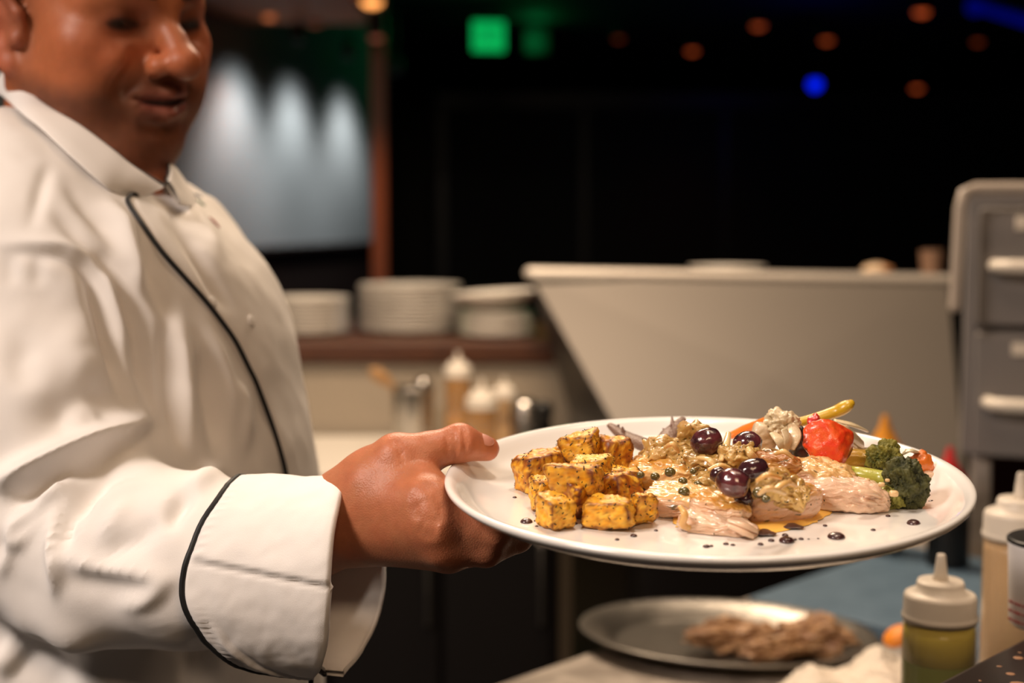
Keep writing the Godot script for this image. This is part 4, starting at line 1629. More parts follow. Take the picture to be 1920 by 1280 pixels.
	for p in v:
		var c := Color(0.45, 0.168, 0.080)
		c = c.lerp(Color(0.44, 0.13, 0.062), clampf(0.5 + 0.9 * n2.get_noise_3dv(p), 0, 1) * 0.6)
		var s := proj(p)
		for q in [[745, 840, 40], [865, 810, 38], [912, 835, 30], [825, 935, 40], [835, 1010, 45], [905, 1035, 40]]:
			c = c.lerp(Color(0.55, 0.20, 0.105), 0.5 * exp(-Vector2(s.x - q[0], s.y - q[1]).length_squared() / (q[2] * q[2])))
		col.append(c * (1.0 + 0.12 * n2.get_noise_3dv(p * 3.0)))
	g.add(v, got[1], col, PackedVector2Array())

	# the trunk and arms under the clothes, coarse
	var b := Field.new()
	b.cap(Vector3(-0.33, 1.30, TRUNK_Z), Vector3(-0.32, 1.0, TRUNK_Z), 0.09, 0.10, 0.05)
	b.cap(Vector3(-0.34, 1.375, TRUNK_Z + 0.11), Vector3(-0.34, 1.375, TRUNK_Z - 0.11), 0.045, 0.045, 0.05)
	b.cap(base, Vector3(-0.335, 1.30, TRUNK_Z), 0.05, 0.09, 0.04)
	b.cap(at(20, 480, 1.06), at(90, 955, 1.005), 0.045, 0.040, 0.03)
	b.cap(at(90, 955, 1.005), at(520, 1012, 0.935), 0.040, 0.027, 0.03)
	b.cap(Vector3(-0.34, 1.37, TRUNK_Z - 0.15), Vector3(-0.37, 1.10, TRUNK_Z - 0.20), 0.045, 0.04, 0.03)
	b.cap(Vector3(-0.37, 1.10, TRUNK_Z - 0.20), Vector3(-0.20, 0.92, TRUNK_Z - 0.17), 0.038, 0.028, 0.03)
	for s in [-1.0, 1.0]:
		b.cap(Vector3(-0.32, 0.98, TRUNK_Z) + LEFT * s * 0.09, Vector3(-0.31, 0.50, TRUNK_Z) + LEFT * s * 0.10, 0.075, 0.05, 0.05)
		b.cap(Vector3(-0.31, 0.50, TRUNK_Z) + LEFT * s * 0.10, Vector3(-0.33, 0.09, TRUNK_Z) + LEFT * s * 0.11, 0.05, 0.035, 0.03)
	got = b.mesh(Vector3(-0.55, 0.03, TRUNK_Z - 0.30), Vector3(-0.10, 1.48, TRUNK_Z + 0.30), 0.012)
	g.add(got[0], got[1], PackedColorArray([Color(0.44, 0.185, 0.095)]), PackedVector2Array())
	var o := obj("body", g, M.skin, ch)
	# the left hand hangs out of sight behind him
	var lh := Field.new()
	var w := Vector3(-0.20, 0.92, TRUNK_Z - 0.17)
	lh.cap(w, w + Vector3(0.05, -0.05, 0), 0.026, 0.024, 0.01)
	for j in 4:
		var z := (j - 1.5) * 0.019
		lh.cap(w + Vector3(0.05, -0.05, z), w + Vector3(0.085, -0.095 + absf(z) * 0.2, z * 1.1), 0.0105, 0.009, 0.006)
		lh.cap(w + Vector3(0.085, -0.095 + absf(z) * 0.2, z * 1.1), w + Vector3(0.08, -0.135 + absf(z) * 0.3, z * 1.1), 0.009, 0.0075, 0.004)
	lh.cap(w + Vector3(0.03, -0.03, 0.02), w + Vector3(0.075, -0.055, 0.052), 0.012, 0.009, 0.008)
	got = lh.mesh(w - Vector3(0.05, 0.17, 0.06), w + Vector3(0.13, 0.04, 0.08), 0.004)
	var g2 := Geo.new()
	g2.add(got[0], got[1], PackedColorArray([Color(0.50, 0.215, 0.115)]), PackedVector2Array())
	obj("left_hand", g2, M.skin, ch)
	return o

func chef_head_bits(ch: Node3D, body: Node3D) -> void:
	for s in [-1.0, 1.0]:
		var g := Geo.new()
		g.ellipsoid(Transform3D(head_b.scaled_local(Vector3.ONE * 0.0126), hd(s * 0.0315, 0.0215, 0.0748)), 8)
		obj("eyeball", g, M.iris, ch)
		# eyebrow
		g = Geo.new()
		var pts := []
		for i in 7:
			var t := i / 6.0
			pts.append(hd(s * (0.014 + 0.040 * t), 0.0395 + 0.006 * sin(t * 2.4), 0.0985 - 0.004 * t - 0.020 * t * t))
		g.tube(pts, [0.0025, 0.0036, 0.0040, 0.0038, 0.0034, 0.0028, 0.0018], 8, 1.0)
		obj("eyebrow", g, M.hair, ch)
	# short hair
	var ns := noise(220, 9)
	var g := Geo.new()
	g.ball(34, func(q: Vector3):
		q = q.normalized()
		var edge := q.y * 0.9 - q.z * 0.62 + 0.10 - 0.1 * absf(q.x)
		var side := smoothstep(0.25, 0.0, absf(q.z - 0.28)) * smoothstep(0.6, 0.85, absf(q.x)) * 0.42
		var r := lerpf(0.90, 1.035, smoothstep(0.0, 0.09, edge + side)) + 0.008 * ns.get_noise_3dv(q * 0.09)
		return [hd(q.x * 0.0755 * r, 0.046 + q.y * 0.089 * r, -0.013 + q.z * 0.097 * r), Color.WHITE])
	obj("hair", g, M.hair, ch)
	# thumbnail
	g = Geo.new()
	var a := at(886, 826, 0.880)
	var b := at(917, 834, 0.886)
	var x := (b - a).normalized()
	var up := (Vector3(0.05, 0.85, 0.5) - x * x.dot(Vector3(0.05, 0.85, 0.5))).normalized()
	g.ball(7, func(q: Vector3):
		q = q.normalized()
		var t := q.x
		return [at(905, 829, 0.8870) + up * 0.0042 + x * q.x * 0.0068 + x.cross(up) * q.z * 0.0056 + up * (q.y * 0.0009 - 0.0022 * q.z * q.z - 0.0012 * t * t), Color.WHITE])
	obj("thumbnail", g, M.nail, ch)

func chef_clothes(ch: Node3D) -> void:
	# jacket: trunk and sleeves in one cloth, creased
	var j := Field.new()
	j.extra = trunk_field
	j.cap(at(0, 455, 1.075), at(15, 520, 1.06), 0.070, 0.078, 0.03)
	j.cap(at(15, 520, 1.06), at(28, 660, 1.035), 0.080, 0.086, 0.012)
	j.cap(at(28, 660, 1.035), at(50, 800, 1.015), 0.086, 0.090, 0.012)
	j.cap(at(50, 800, 1.015), at(92, 955, 0.995), 0.088, 0.069, 0.02)
	j.cap(at(92, 955, 0.995), at(235, 1038, 0.955), 0.069, 0.061, 0.03)
	j.cap(at(235, 1038, 0.955), at(360, 1053, 0.932), 0.061, 0.0565, 0.012)
	j.cap(at(360, 1053, 0.932), at(440, 1061, 0.92), 0.0555, 0.050, 0.012)
	# far sleeve
	j.cap(Vector3(-0.34, 1.36, TRUNK_Z - 0.14), Vector3(-0.375, 1.12, TRUNK_Z - 0.20), 0.08, 0.078, 0.03)
	j.cap(Vector3(-0.375, 1.12, TRUNK_Z - 0.20), Vector3(-0.24, 0.96, TRUNK_Z - 0.18), 0.07, 0.055, 0.03)
	var got: Array = j.mesh(Vector3(-0.56, 0.70, -1.52), Vector3(-0.10, 1.53, -0.80), 0.0031)
	var v: PackedVector3Array = relax(got[0], got[1], 5, 0.5)
	var f: PackedInt32Array = got[1]
	var g := Geo.new()
	g.add(v, f, PackedColorArray(), PackedVector2Array())
	g.normals()
	g.n = relax(g.n, g.f, 4, 0.6)
	for i in g.n.size():
		g.n[i] = g.n[i].normalized()
	var list := creases()
	var flap := [Vector2(238, 372), Vector2(252, 398), Vector2(300, 470), Vector2(345, 520), Vector2(380, 560), Vector2(412, 600), Vector2(440, 640), Vector2(466, 690), Vector2(482, 725), Vector2(510, 800), Vector2(530, 870), Vector2(540, 905), Vector2(560, 1000), Vector2(575, 1200)]
	var soft := noise(14, 21)
	for i in v.size():
		var p := g.v[i]
		var n := g.n[i]
		var facing := smoothstep(-0.15, 0.12, n.dot((cam_o - p).normalized()))
		var d := 0.0012 * soft.get_noise_3dv(p) * 2.0
		if facing > 0.0:
			var s := proj(p)
			var q := Vector2(s.x, s.y)
			d += crease_at(q, list) * facing
			if q.y > 366 and q.y < 1150 and q.x > 225:
				# the overlapping front lies one cloth higher
				for kk in flap.size() - 1:
					if q.y <= flap[kk + 1].y:
						var e: Vector2 = flap[kk].lerp(flap[kk + 1], (q.y - flap[kk].y) / (flap[kk + 1].y - flap[kk].y))
						d += 0.0032 * smoothstep(-4.0, 3.0, q.x - e.x) * facing * smoothstep(360, 378, q.y)
						break
		g.v[i] = p + n * d
	g.v = relax(g.v, g.f, 4, 0.45)
	g.normals()
	var keep_v := g.v.duplicate()
	var keep_n := g.n.duplicate()
	var pr := PackedVector3Array()
	for p in keep_v:
		pr.append(proj(p))
	var jacket := obj("jacket", g, M.jacket_cloth, ch)
	# black piping down the front
	var line := []
	for q in [[306, 350], [285, 355], [262, 362], [246, 368], [239, 376], [244, 388], [262, 416], [300, 470], [345, 520], [380, 560], [412, 600], [440, 640], [466, 690], [482, 725], [510, 800], [528, 860], [538, 905]]:
		var hit := nearest(q[0], q[1], keep_v, keep_n, pr)
		if hit.size():
			line.append(hit[0] + hit[1] * 0.0012)
	g = Geo.new()
	g.tube(smooth_line(line, 6), [0.0019], 10)
	tag(obj("front_piping", g, M.piping, jacket), "black piping along the jacket front", "")
	# cloth buttons
	for q in [[397, 566], [470, 602]]:
		var hit := nearest(q[0], q[1], keep_v, keep_n, pr)
		if hit.size():
			g = Geo.new()
			var nn: Vector3 = hit[1]
			var x := nn.cross(Vector3.UP).normalized()
			g.ellipsoid(Transform3D(Basis(x * 0.0048, nn * 0.0014, x.cross(nn) * 0.0048), hit[0] + nn * 0.0006), 5)
			obj("button", g, M.jacket_cloth, jacket)
	# bits of coloured embroidery on the far breast
	var cols := [Color(0.15, 0.28, 0.4), Color(0.2, 0.42, 0.3), Color(0.6, 0.1, 0.08), Color(0.6, 0.1, 0.08)]
	var places := [[378, 362], [386, 376], [411, 408], [415, 416]]
	for i in 4:
		var hit := nearest(places[i][0] - 6, places[i][1], keep_v, keep_n, pr)
		if hit.size():
			g = Geo.new()
			var nn: Vector3 = hit[1]
			var x := nn.cross(Vector3.UP).normalized()
			g.ellipsoid(Transform3D(Basis(x * 0.003, nn * 0.0011, x.cross(nn) * 0.005), hit[0] + nn * 0.0004), 4)
			obj("embroidery", g, mat("thread_%d" % i, cols[i], 0.7), jacket)

	# standing collar
	var top := [at(307, 347, 1.085), at(250, 312, 1.075), at(207, 278, 1.075), at(150, 236, 1.085), at(98, 206, 1.105), at(62, 178, 1.13), at(32, 131, 1.18), at(40, 105, 1.24), at(120, 130, 1.29), at(230, 215, 1.27), at(300, 285, 1.20), at(316, 312, 1.165), at(312, 340, 1.12)]
	var low := [at(262, 366, 1.075), at(224, 352, 1.055), at(185, 322, 1.045), at(125, 270, 1.05), at(80, 232, 1.07), at(45, 205, 1.10), at(10, 170, 1.17), at(0, 160, 1.26), at(120, 190, 1.32), at(260, 290, 1.29), at(345, 345, 1.20), at(352, 372, 1.16), at(330, 372, 1.10)]
	var tt := smooth_line(top, 6)
	var ll := smooth_line(low, 6)
	var rows := PackedVector3Array()
	var mid := Vector3.ZERO
	for p in ll:
		mid += p / ll.size()
	var prof := [[-0.25, 0.0014], [0.15, 0.0022], [0.5, 0.0026], [0.85, 0.0022], [0.97, 0.0014], [1.0, 0.0], [0.97, -0.0014], [0.5, -0.0018], [0.15, -0.0018], [-0.25, -0.0014]]
	for i in tt.size():
		var up: Vector3 = tt[i] - ll[i]
		var tn: Vector3 = ll[mini(i + 1, ll.size() - 1)] - ll[maxi(i - 1, 0)]
		var out := tn.cross(up).normalized()
		if out.dot(ll[i] - mid) < 0:
			out = -out
		for q in prof:
			rows.append(ll[i] + up * q[0] + out * q[1])
	g = Geo.new()
	g.grid(rows, tt.size(), prof.size(), false, true)
	var collar := obj("collar", g, M.jacket_cloth, jacket)
	g = Geo.new()
	g.tube(tt, [0.0013], 8)
	obj("collar_piping", g, M.piping, jacket)

	# turned-back cuff with a piped, petal-shaped edge and a slit below
	var A := at(380, 1064, 0.928)
	var B := at(668, 1080, 0.890)
	var D := (B - A).normalized()
	var Uv := (Vector3.UP - D * D.y).normalized()
	Uv = (Uv + D * 0.02).normalized()
	var Nv := D.cross(Uv).normalized()
	if Nv.z < 0:
		Nv = -Nv
	var phi := [-86.0, -78.0, -65.0, -50.0, -30.0, 0.0, 30.0, 60.0, 90.0, 120.0, 150.0, 180.0, 210.0, 240.0, 266.0]
	var left := [578.0, 556.0, 490.0, 437.0, 385.0, 345.0, 367.0, 412.0, 446.0, 470.0, 470.0, 450.0, 470.0, 540.0, 610.0]
	var right := [586.0, 590.0, 596.0, 604.0, 612.0, 617.0, 624.0, 638.0, 655.0, 676.0, 703.0, 722.0, 717.0, 682.0, 645.0]
	var ru := [0.0628, 0.0628, 0.0628, 0.0622, 0.0612, 0.0605, 0.0600, 0.0595, 0.0590, 0.0595, 0.0600, 0.0605, 0.0615, 0.0640, 0.0650]
	var nphi := 200
	var nt := 46
	var outer := []
	var inner := []
	var lapn := noise(30, 31)
	for i in nphi + 1:
		var w := lerpf(-86.0, 266.0, float(i) / nphi)
		var seg := 0
		while seg < phi.size() - 2 and w > phi[seg + 1]:
			seg += 1
		var fr: float = (w - phi[seg]) / (phi[seg + 1] - phi[seg])
		var cub := func(t: Array) -> float:
			return cubic_interpolate(t[seg], t[seg + 1], t[maxi(seg - 1, 0)], t[mini(seg + 2, t.size() - 1)], fr)
		var xl: float = cub.call(left)
		var xr: float = cub.call(right)
		var rad: float = cub.call(ru)
		var cw := cos(deg_to_rad(w))
		var sw := sin(deg_to_rad(w))
		var ends := []
		for x in [xl, xr]:
			var t: float = 0.5
			for it in 6:
				var p := A.lerp(B, t) + Uv * rad * sw + Nv * lerpf(0.0625, 0.052, t) * cw
				t += (x - proj(p).x) / 290.0
			ends.append(t)
		var o := []
		var inn := []
		for k in nt + 1:
			var s := float(k) / nt
			var t := lerpf(ends[0], ends[1], s)
			var grow := 0.0
			var p := A.lerp(B, t) + Uv * rad * sw + Nv * lerpf(0.0625, 0.052, t) * cw
			var q := proj(p)
			# lower lap below a slanting crease, puckered along the piping
			if w < 90 and w > -90:
				var ly := 1045.0 + (q.x - 348.0) * 0.185
				grow += smoothstep(0.0, 0.08, s) * 0.0022 * smoothstep(6.0, -1.0, q.y - ly) - smoothstep(0.0, 0.1, s) * 0.0016 * exp(-pow((q.y - ly - 5.0) / 5.0, 2.0))
				var from_edge: float = (t - ends[0]) * 290.0
				if q.y > ly + 8.0 or w < -8:
					grow += 0.0007 * sin(w * 1.9) * exp(-pow((from_edge - 18.0) / 12.0, 2.0)) * smoothstep(-2.0, -20.0, w)
					grow += 0.0014 * exp(-pow((from_edge - 34.0) / 9.0, 2.0)) * smoothstep(-10.0, -35.0, w) - 0.0010 * exp(-pow((from_edge - 46.0) / 8.0, 2.0)) * smoothstep(-10.0, -35.0, w)
				else:
					grow += 0.0006 * sin(w * 1.2) * exp(-pow((from_edge - 16.0) / 10.0, 2.0))
			grow += 0.0012 * lapn.get_noise_3dv(p)
			if s > 0.93:
				grow -= 0.0016 * pow((s - 0.93) / 0.07, 2.0)
			if s < 0.04:
				grow -= 0.0015 * pow((0.04 - s) / 0.04, 2.0)
			var dir := (Uv * sw + Nv * cw).normalized()
			o.append(p + dir * (grow + 0.002))
			inn.append(p + dir * (minf(grow, 0.001) - 0.0016))
		outer.append(o)
		inner.append(inn)
	rows = PackedVector3Array()
	var ring := 0
	for i in nphi + 1:
		for k in nt + 1:
			rows.append(outer[i][k])
		for k in range(nt, -1, -1):
			rows.append(inner[i][k])
	ring = (nt + 1) * 2
	g = Geo.new()
	g.grid(rows, nphi + 1, ring, false, true)
	var cuff := obj("cuff", g, M.jacket_cloth, ch)
	var edge := []
	for i in nphi + 1:
		edge.append(outer[i][0] - D * 0.0008 + (outer[i][0] - inner[i][0]).normalized() * 0.0008)
	g = Geo.new()
	g.tube(edge, [0.0018], 10)
	obj("cuff_piping", g, M.piping, cuff)
	g = Geo.new()
	var slit := []
	for k in range(0, nt + 1, 3):
		slit.append(outer[0][k])
	slit.append(outer[0][nt] - Uv * 0.004 - D * 0.001)
	slit.append(outer[0][nt] - Uv * 0.012 - D * 0.002)
	slit.append(outer[0][nt] - Uv * 0.022 - D * 0.0035)
	g.tube(slit, [0.0017], 8)
	obj("slit_piping", g, M.piping, cuff)

	# trousers and shoes
	g = Geo.new()
	for s in [-1.0, 1.0]:
		var c0: Vector3 = Vector3(-0.315, 0.98, TRUNK_Z) + LEFT * s * 0.085
		var c1: Vector3 = Vector3(-0.305, 0.52, TRUNK_Z) + LEFT * s * 0.10
		var c2: Vector3 = Vector3(-0.325, 0.07, TRUNK_Z) + LEFT * s * 0.11
		g.tube([c0, c0.lerp(c1, 0.3), c0.lerp(c1, 0.7), c1, c1.lerp(c2, 0.5), c1.lerp(c2, 0.9), c2], [0.11, 0.105, 0.09, 0.08, 0.074, 0.078, 0.08], 28, 1.0)
	obj("trousers", g, M.trousers, ch)
	for s in [-1.0, 1.0]:
		var c: Vector3 = Vector3(-0.325, 0.0, TRUNK_Z) + LEFT * s * 0.11
		g = Geo.new()
		g.ball(12, func(q: Vector3):
			q = q.normalized()
			var y := maxf(q.y, -0.25) * (0.062 - 0.022 * q.x) + 0.016
			return [c + FACE * (q.x * 0.14 + 0.06) + LEFT * q.z * (0.047 + 0.008 * q.x) + Vector3(0, maxf(y, 0.001), 0), Color.WHITE])
		obj("shoe", g, M.shoe_leather, ch)

# ------------------------------------------------------------------ the plate and the food on it
var PC := Vector3.ZERO
var PB := Basis()
const FLOOR_Y := -0.0142      # the well of the plate, below the plane of its rim

func on_plate(px: float, py: float, h: float) -> Vector3:
	var r := at(px, py, 1.0) - cam_o
	var o := PC + PB.y * (FLOOR_Y + h)
	return cam_o + r * ((o - cam_o).dot(PB.y) / r.dot(PB.y))

func height_on_plate(p: Vector3) -> float:
	return (p - PC).dot(PB.y) - FLOOR_Y

func hold(p: Vector3, least := 0.0003) -> Vector3:
	var h := height_on_plate(p)
	return p + PB.y * (least - h) if h < least else p

func serving() -> void:
	PC = at(1320.8, 889.9, 0.85)
	PB = Basis.from_euler(Vector3(0, 0, deg_to_rad(0.5))) * Basis.from_euler(Vector3(deg_to_rad(4.9), 0, 0))
	var o := PC - PB.y * 0.024
	var g := Geo.new()
	var prof := [Vector2(0.0004, 0.0062), Vector2(0.084, 0.0058), Vector2(0.086, 0.0045), Vector2(0.088, 0.0008), Vector2(0.0905, 0.0), Vector2(0.0935, 0.0008), Vector2(0.096, 0.0032), Vector2(0.11, 0.0052), Vector2(0.128, 0.0085), Vector2(0.142, 0.0128), Vector2(0.1495, 0.0168), Vector2(0.1535, 0.0197), Vector2(0.1550, 0.0213), Vector2(0.15535, 0.0226), Vector2(0.1549, 0.0238), Vector2(0.1537, 0.0244), Vector2(0.1520, 0.0243), Vector2(0.1503, 0.0236), Vector2(0.1480, 0.0220), Vector2(0.1450, 0.0188), Vector2(0.1415, 0.0150), Vector2(0.1370, 0.0121), Vector2(0.1310, 0.0106), Vector2(0.122, 0.0100), Vector2(0.10, 0.0098), Vector2(0.05, 0.0098), Vector2(0.0004, 0.0098)]
	g.lathe(prof, 192, Transform3D(PB, o))
	single("dinner_plate", g, M.china, "large round white dinner plate with a raised rim, held out by the chef", "plate")
	potatoes()
	fish()
	vegetables()
	drops()

func potatoes() -> void:
	# column, row, height of the middle, size in mm, turn, tip, seed, how dark, label
	var list := [
		[1050, 868, 0.010, [22, 20, 20], 0.5, 0.0, 11, 0.2, "small potato cube mostly hidden between the left and rear cubes"],
		[1122, 844, 0.010, [18, 18, 18], 0.2, 0.1, 12, 0.25, "yellow potato cube peeking out behind the tall rear slab"],
		[1082, 862, 0.0105, [30, 22, 22], 0.35, 0.0, 13, 0.15, "pale golden potato block lying at the back of the pile"],
		[1083, 837, 0.0245, [27, 18, 22], -0.3, 0.25, 14, 0.35, "toasted potato chunk topmost at the back of the pile"],
		[1151, 858, 0.0155, [26, 34, 22], 0.25, -0.06, 15, 0.75, "tall browned potato slab at the pile's right rear, flecked with herbs"],
		[1009, 884, 0.0112, [29, 27, 24], 0.55, 0.05, 16, 0.7, "browned potato cube at the far left of the pile"],
		[1172, 895, 0.010, [24, 20, 20], -0.2, 0.0, 17, 0.3, "yellow potato cube wedged under the dark skinned wedge"],
		[1112, 875, 0.022, [29, 14, 24], -0.35, 0.1, 18, 0.1, "flat greyish yellow potato piece near the pile's middle"],
		[1019, 925, 0.0098, [20, 22, 19], 0.3, 0.0, 19, 0.2, "pale potato cube with a ragged top, behind the frontmost cube"],
		[1090, 930, 0.0115, [24, 25, 24], 0.7, 0.0, 20, 0.95, "dark caramelised potato cube in the middle of the pile"],
		[1073, 897, 0.0225, [33, 25, 22], -0.5, 0.12, 21, 0.45, "big golden potato wedge lying on top of the pile's middle"],
		[1156, 917, 0.0125, [31, 25, 24], -0.75, 0.2, 22, 0.85, "reddish brown potato wedge with its skin side to the front"],
		[1205, 951, 0.0095, [19, 21, 18], 0.3, 0.0, 23, 0.35, "small yellow potato cube at the pile's right, touching the fish"],
		[1043, 957, 0.0098, [22, 22, 21], 0.55, 0.0, 24, 0.25, "bright yellow potato cube nearest the plate's rim, with red drops on it"],
		[1147, 962, 0.0082, [32, 19, 22], -0.45, 0.05, 25, 0.3, "wide golden potato chunk at the front of the pile"],
	]
	for s in list:
		var rg := RandomNumberGenerator.new()
		rg.seed = s[6]
		var corner := []
		for i in 8:
			corner.append(Vector3(rg.randf_range(-0.42, 0.30), rg.randf_range(-0.34, 0.26), rg.randf_range(-0.42, 0.30)))
		var c := on_plate(s[0], s[1], s[2])
		var size := Vector3(s[3][0], s[3][1], s[3][2]) * 0.00042
		var b: Basis = PB * Basis(Vector3.UP, s[4]) * Basis(Vector3(0, 0, 1), s[5])
		var ns := noise(150, s[6])
		var fine := noise(520, s[6] + 50)
		var dark: float = s[7] * 1.15
		var shape := func(q: Vector3) -> Vector3:
			var m := pow(pow(absf(q.x), 6.5) + pow(absf(q.y), 6.5) + pow(absf(q.z), 6.5), 1.0 / 6.5)
			var p := q / m
			var off := Vector3.ZERO
			for i in 8:
				var w := (0.5 + 0.5 * p.x * (1 if i & 1 else -1)) * (0.5 + 0.5 * p.y * (1 if i & 2 else -1)) * (0.5 + 0.5 * p.z * (1 if i & 4 else -1))
				off += corner[i] * w
			p = (p + off) * size
			p += p.normalized() * (0.0017 * ns.get_noise_3dv(p + c) + 0.0006 * fine.get_noise_3dv(p + c))
			return hold(c + b * p)
		var g := Geo.new()
		g.ball(15, func(q: Vector3):
			var p: Vector3 = shape.call(q)
			var a := [absf(q.x), absf(q.y), absf(q.z)]
			a.sort()
			var edge := smoothstep(0.72, 0.98, a[1])
			var blot := 0.5 + 0.9 * ns.get_noise_3dv(p * 1.3 + Vector3.ONE * s[6])
			var col := Color(0.84, 0.37, 0.008).lerp(Color(0.88, 0.54, 0.07), clampf(0.5 + 1.2 * fine.get_noise_3dv(p * 0.5), 0, 1))
			col = col.lerp(Color(0.36, 0.085, 0.008), clampf((blot - 0.15) * dark * 1.7 + edge * 0.45, 0, 0.95))
			col = col.lerp(Color(0.13, 0.03, 0.008), clampf(edge * (blot * 1.8 - 0.30) * (0.7 + dark), 0, 0.95))
			var fc := clampf((fine.get_noise_3dv(p * 2.0 + Vector3.ONE * 7.0) - 0.33) * 6.0, 0, 1)
			return [p, col.lerp(Color(0.10, 0.035, 0.012), fc * 0.7)])
		var o := single("potato_cube", g, M.potato, s[8], "potato", "roast potato cubes on the plate")
		# dried herb flecks stuck to it
		g = Geo.new()
		for i in 80:
			var q := Vector3(rg.randf_range(-1, 1), rg.randf_range(-1, 1), rg.randf_range(-1, 1))
			q /= maxf(absf(q.x), maxf(absf(q.y), absf(q.z)))
			var p: Vector3 = shape.call(q)
			var nrm := (p - c).normalized()
			if height_on_plate(p) < 0.002:
				continue
			var x := nrm.cross(Vector3(rg.randf_range(-1, 1), rg.randf_range(-1, 1), rg.randf_range(-1, 1))).normalized()
			var ln := rg.randf_range(0.0003, 0.0012) if rg.randf() < 0.75 else rg.randf_range(0.0012, 0.0026)
			g.ellipsoid(Transform3D(Basis(x * ln, nrm * 0.00022, x.cross(nrm) * rg.randf_range(0.0003, 0.0006)), p + nrm * 0.0001), 1)
		var hf := obj("herb_flecks", g, M.herb, o)
		hf.set_meta("kind", "stuff")

# an uneven lump of food: middle at a column, row and height; half sizes in mm; long axis turned by yaw, tipped by tip
func lump(called: String, px: float, py: float, h: float, r: Array, yaw: float, tip: float, sd: int, rough: float, fibre: float, cols: Array, m: Material, label: String, category: String, group := "", n := 22, taper := 0.0) -> MeshInstance3D:
	var c := on_plate(px, py, h)
	var b := PB * Basis(Vector3.UP, yaw) * Basis(Vector3(0, 0, 1), tip)
	var ns := noise(85, sd)
	var fine := noise(300, sd + 3)
	var g := Geo.new()
	g.ball(n, func(q: Vector3):
		var m5 := pow(pow(absf(q.x), 3.2) + pow(absf(q.y), 3.2) + pow(absf(q.z), 3.2), 1.0 / 3.2)
		var u := q / m5
		var p := Vector3(u.x * r[0], u.y * r[1], u.z * r[2]) * 0.001
		p.y *= 1.0 - taper * u.x
		p.z *= 1.0 - taper * 0.7 * u.x
		var f := Vector3(p.x / (1.0 + fibre * 3.0), p.y, p.z) + c
		var k := ns.get_noise_3dv(f * 1.0)
		var k2 := fine.get_noise_3dv(f)
		var ridge := 1.0 - absf(k2) * 2.0
		p += p.normalized() * (rough * 0.004 * k + rough * 0.0014 * lerpf(k2, ridge, minf(fibre, 1.0)))
		p.y += 0.002 * rough * ns.get_noise_2d(p.x + sd, p.z)
		var w := clampf(0.5 + 1.1 * k + 0.35 * k2, 0.0, 1.0)
		var col: Color = cols[0].lerp(cols[1], w)
		if cols.size() > 2:
			col = col.lerp(cols[2], smoothstep(0.25, 0.8, u.y + 0.5 * ns.get_noise_3dv(f * 1.7 + Vector3.ONE * 3.0)))
		if cols.size() > 3:
			col = col.lerp(cols[3], smoothstep(0.42, 0.55, fine.get_noise_3dv(f * 1.3 + Vector3.ONE)))
		return [hold(c + b * p), col])
	var o := single(called, g, m, label, category, group)
	if called == "stewed_topping" or called == "fish_fillet" and r[0] > 12:
		# chopped herbs and pepper on it
		var rg := RandomNumberGenerator.new()
		rg.seed = sd
		var hg := Geo.new()
		for i in (90 if called == "stewed_topping" else 26):
			var k: int = rg.randi() % g.v.size()
			if g.n.size() <= k or g.n[k].dot(PB.y) < -0.1:
				continue
			var w: Vector3 = g.v[k] + o.position
			var s := rg.randf_range(0.0003, 0.0009)
			var x := g.n[k].cross(Vector3(rg.randf_range(-1, 1), rg.randf_range(-1, 1), rg.randf_range(-1, 1))).normalized()
			hg.ellipsoid(Transform3D(Basis(x * s, g.n[k] * 0.00025, x.cross(g.n[k]) * s * 0.6), w), 1)
		if hg.v.size():
			obj("chopped_herbs", hg, M.chopped, o).set_meta("kind", "stuff")
	return o

func strip(called: String, pts: Array, r: float, flat: float, m: Material, col: Color, label: String, category: String, group := "") -> MeshInstance3D:
	var g := Geo.new()
	var line := []
	for q in pts:
		line.append(on_plate(q[0], q[1], q[2]))
	line = smooth_line(line, 5)
	var rad := []
	for i in line.size():
		var t: float = float(i) / (line.size() - 1)
		rad.append(r * (0.62 + 0.38 * sin(PI * clampf(t, 0.08, 0.92))))
	g.tube(line, rad, 10, flat, PB.y, PackedColorArray([col]))
	return single(called, g, m, label, category, group)

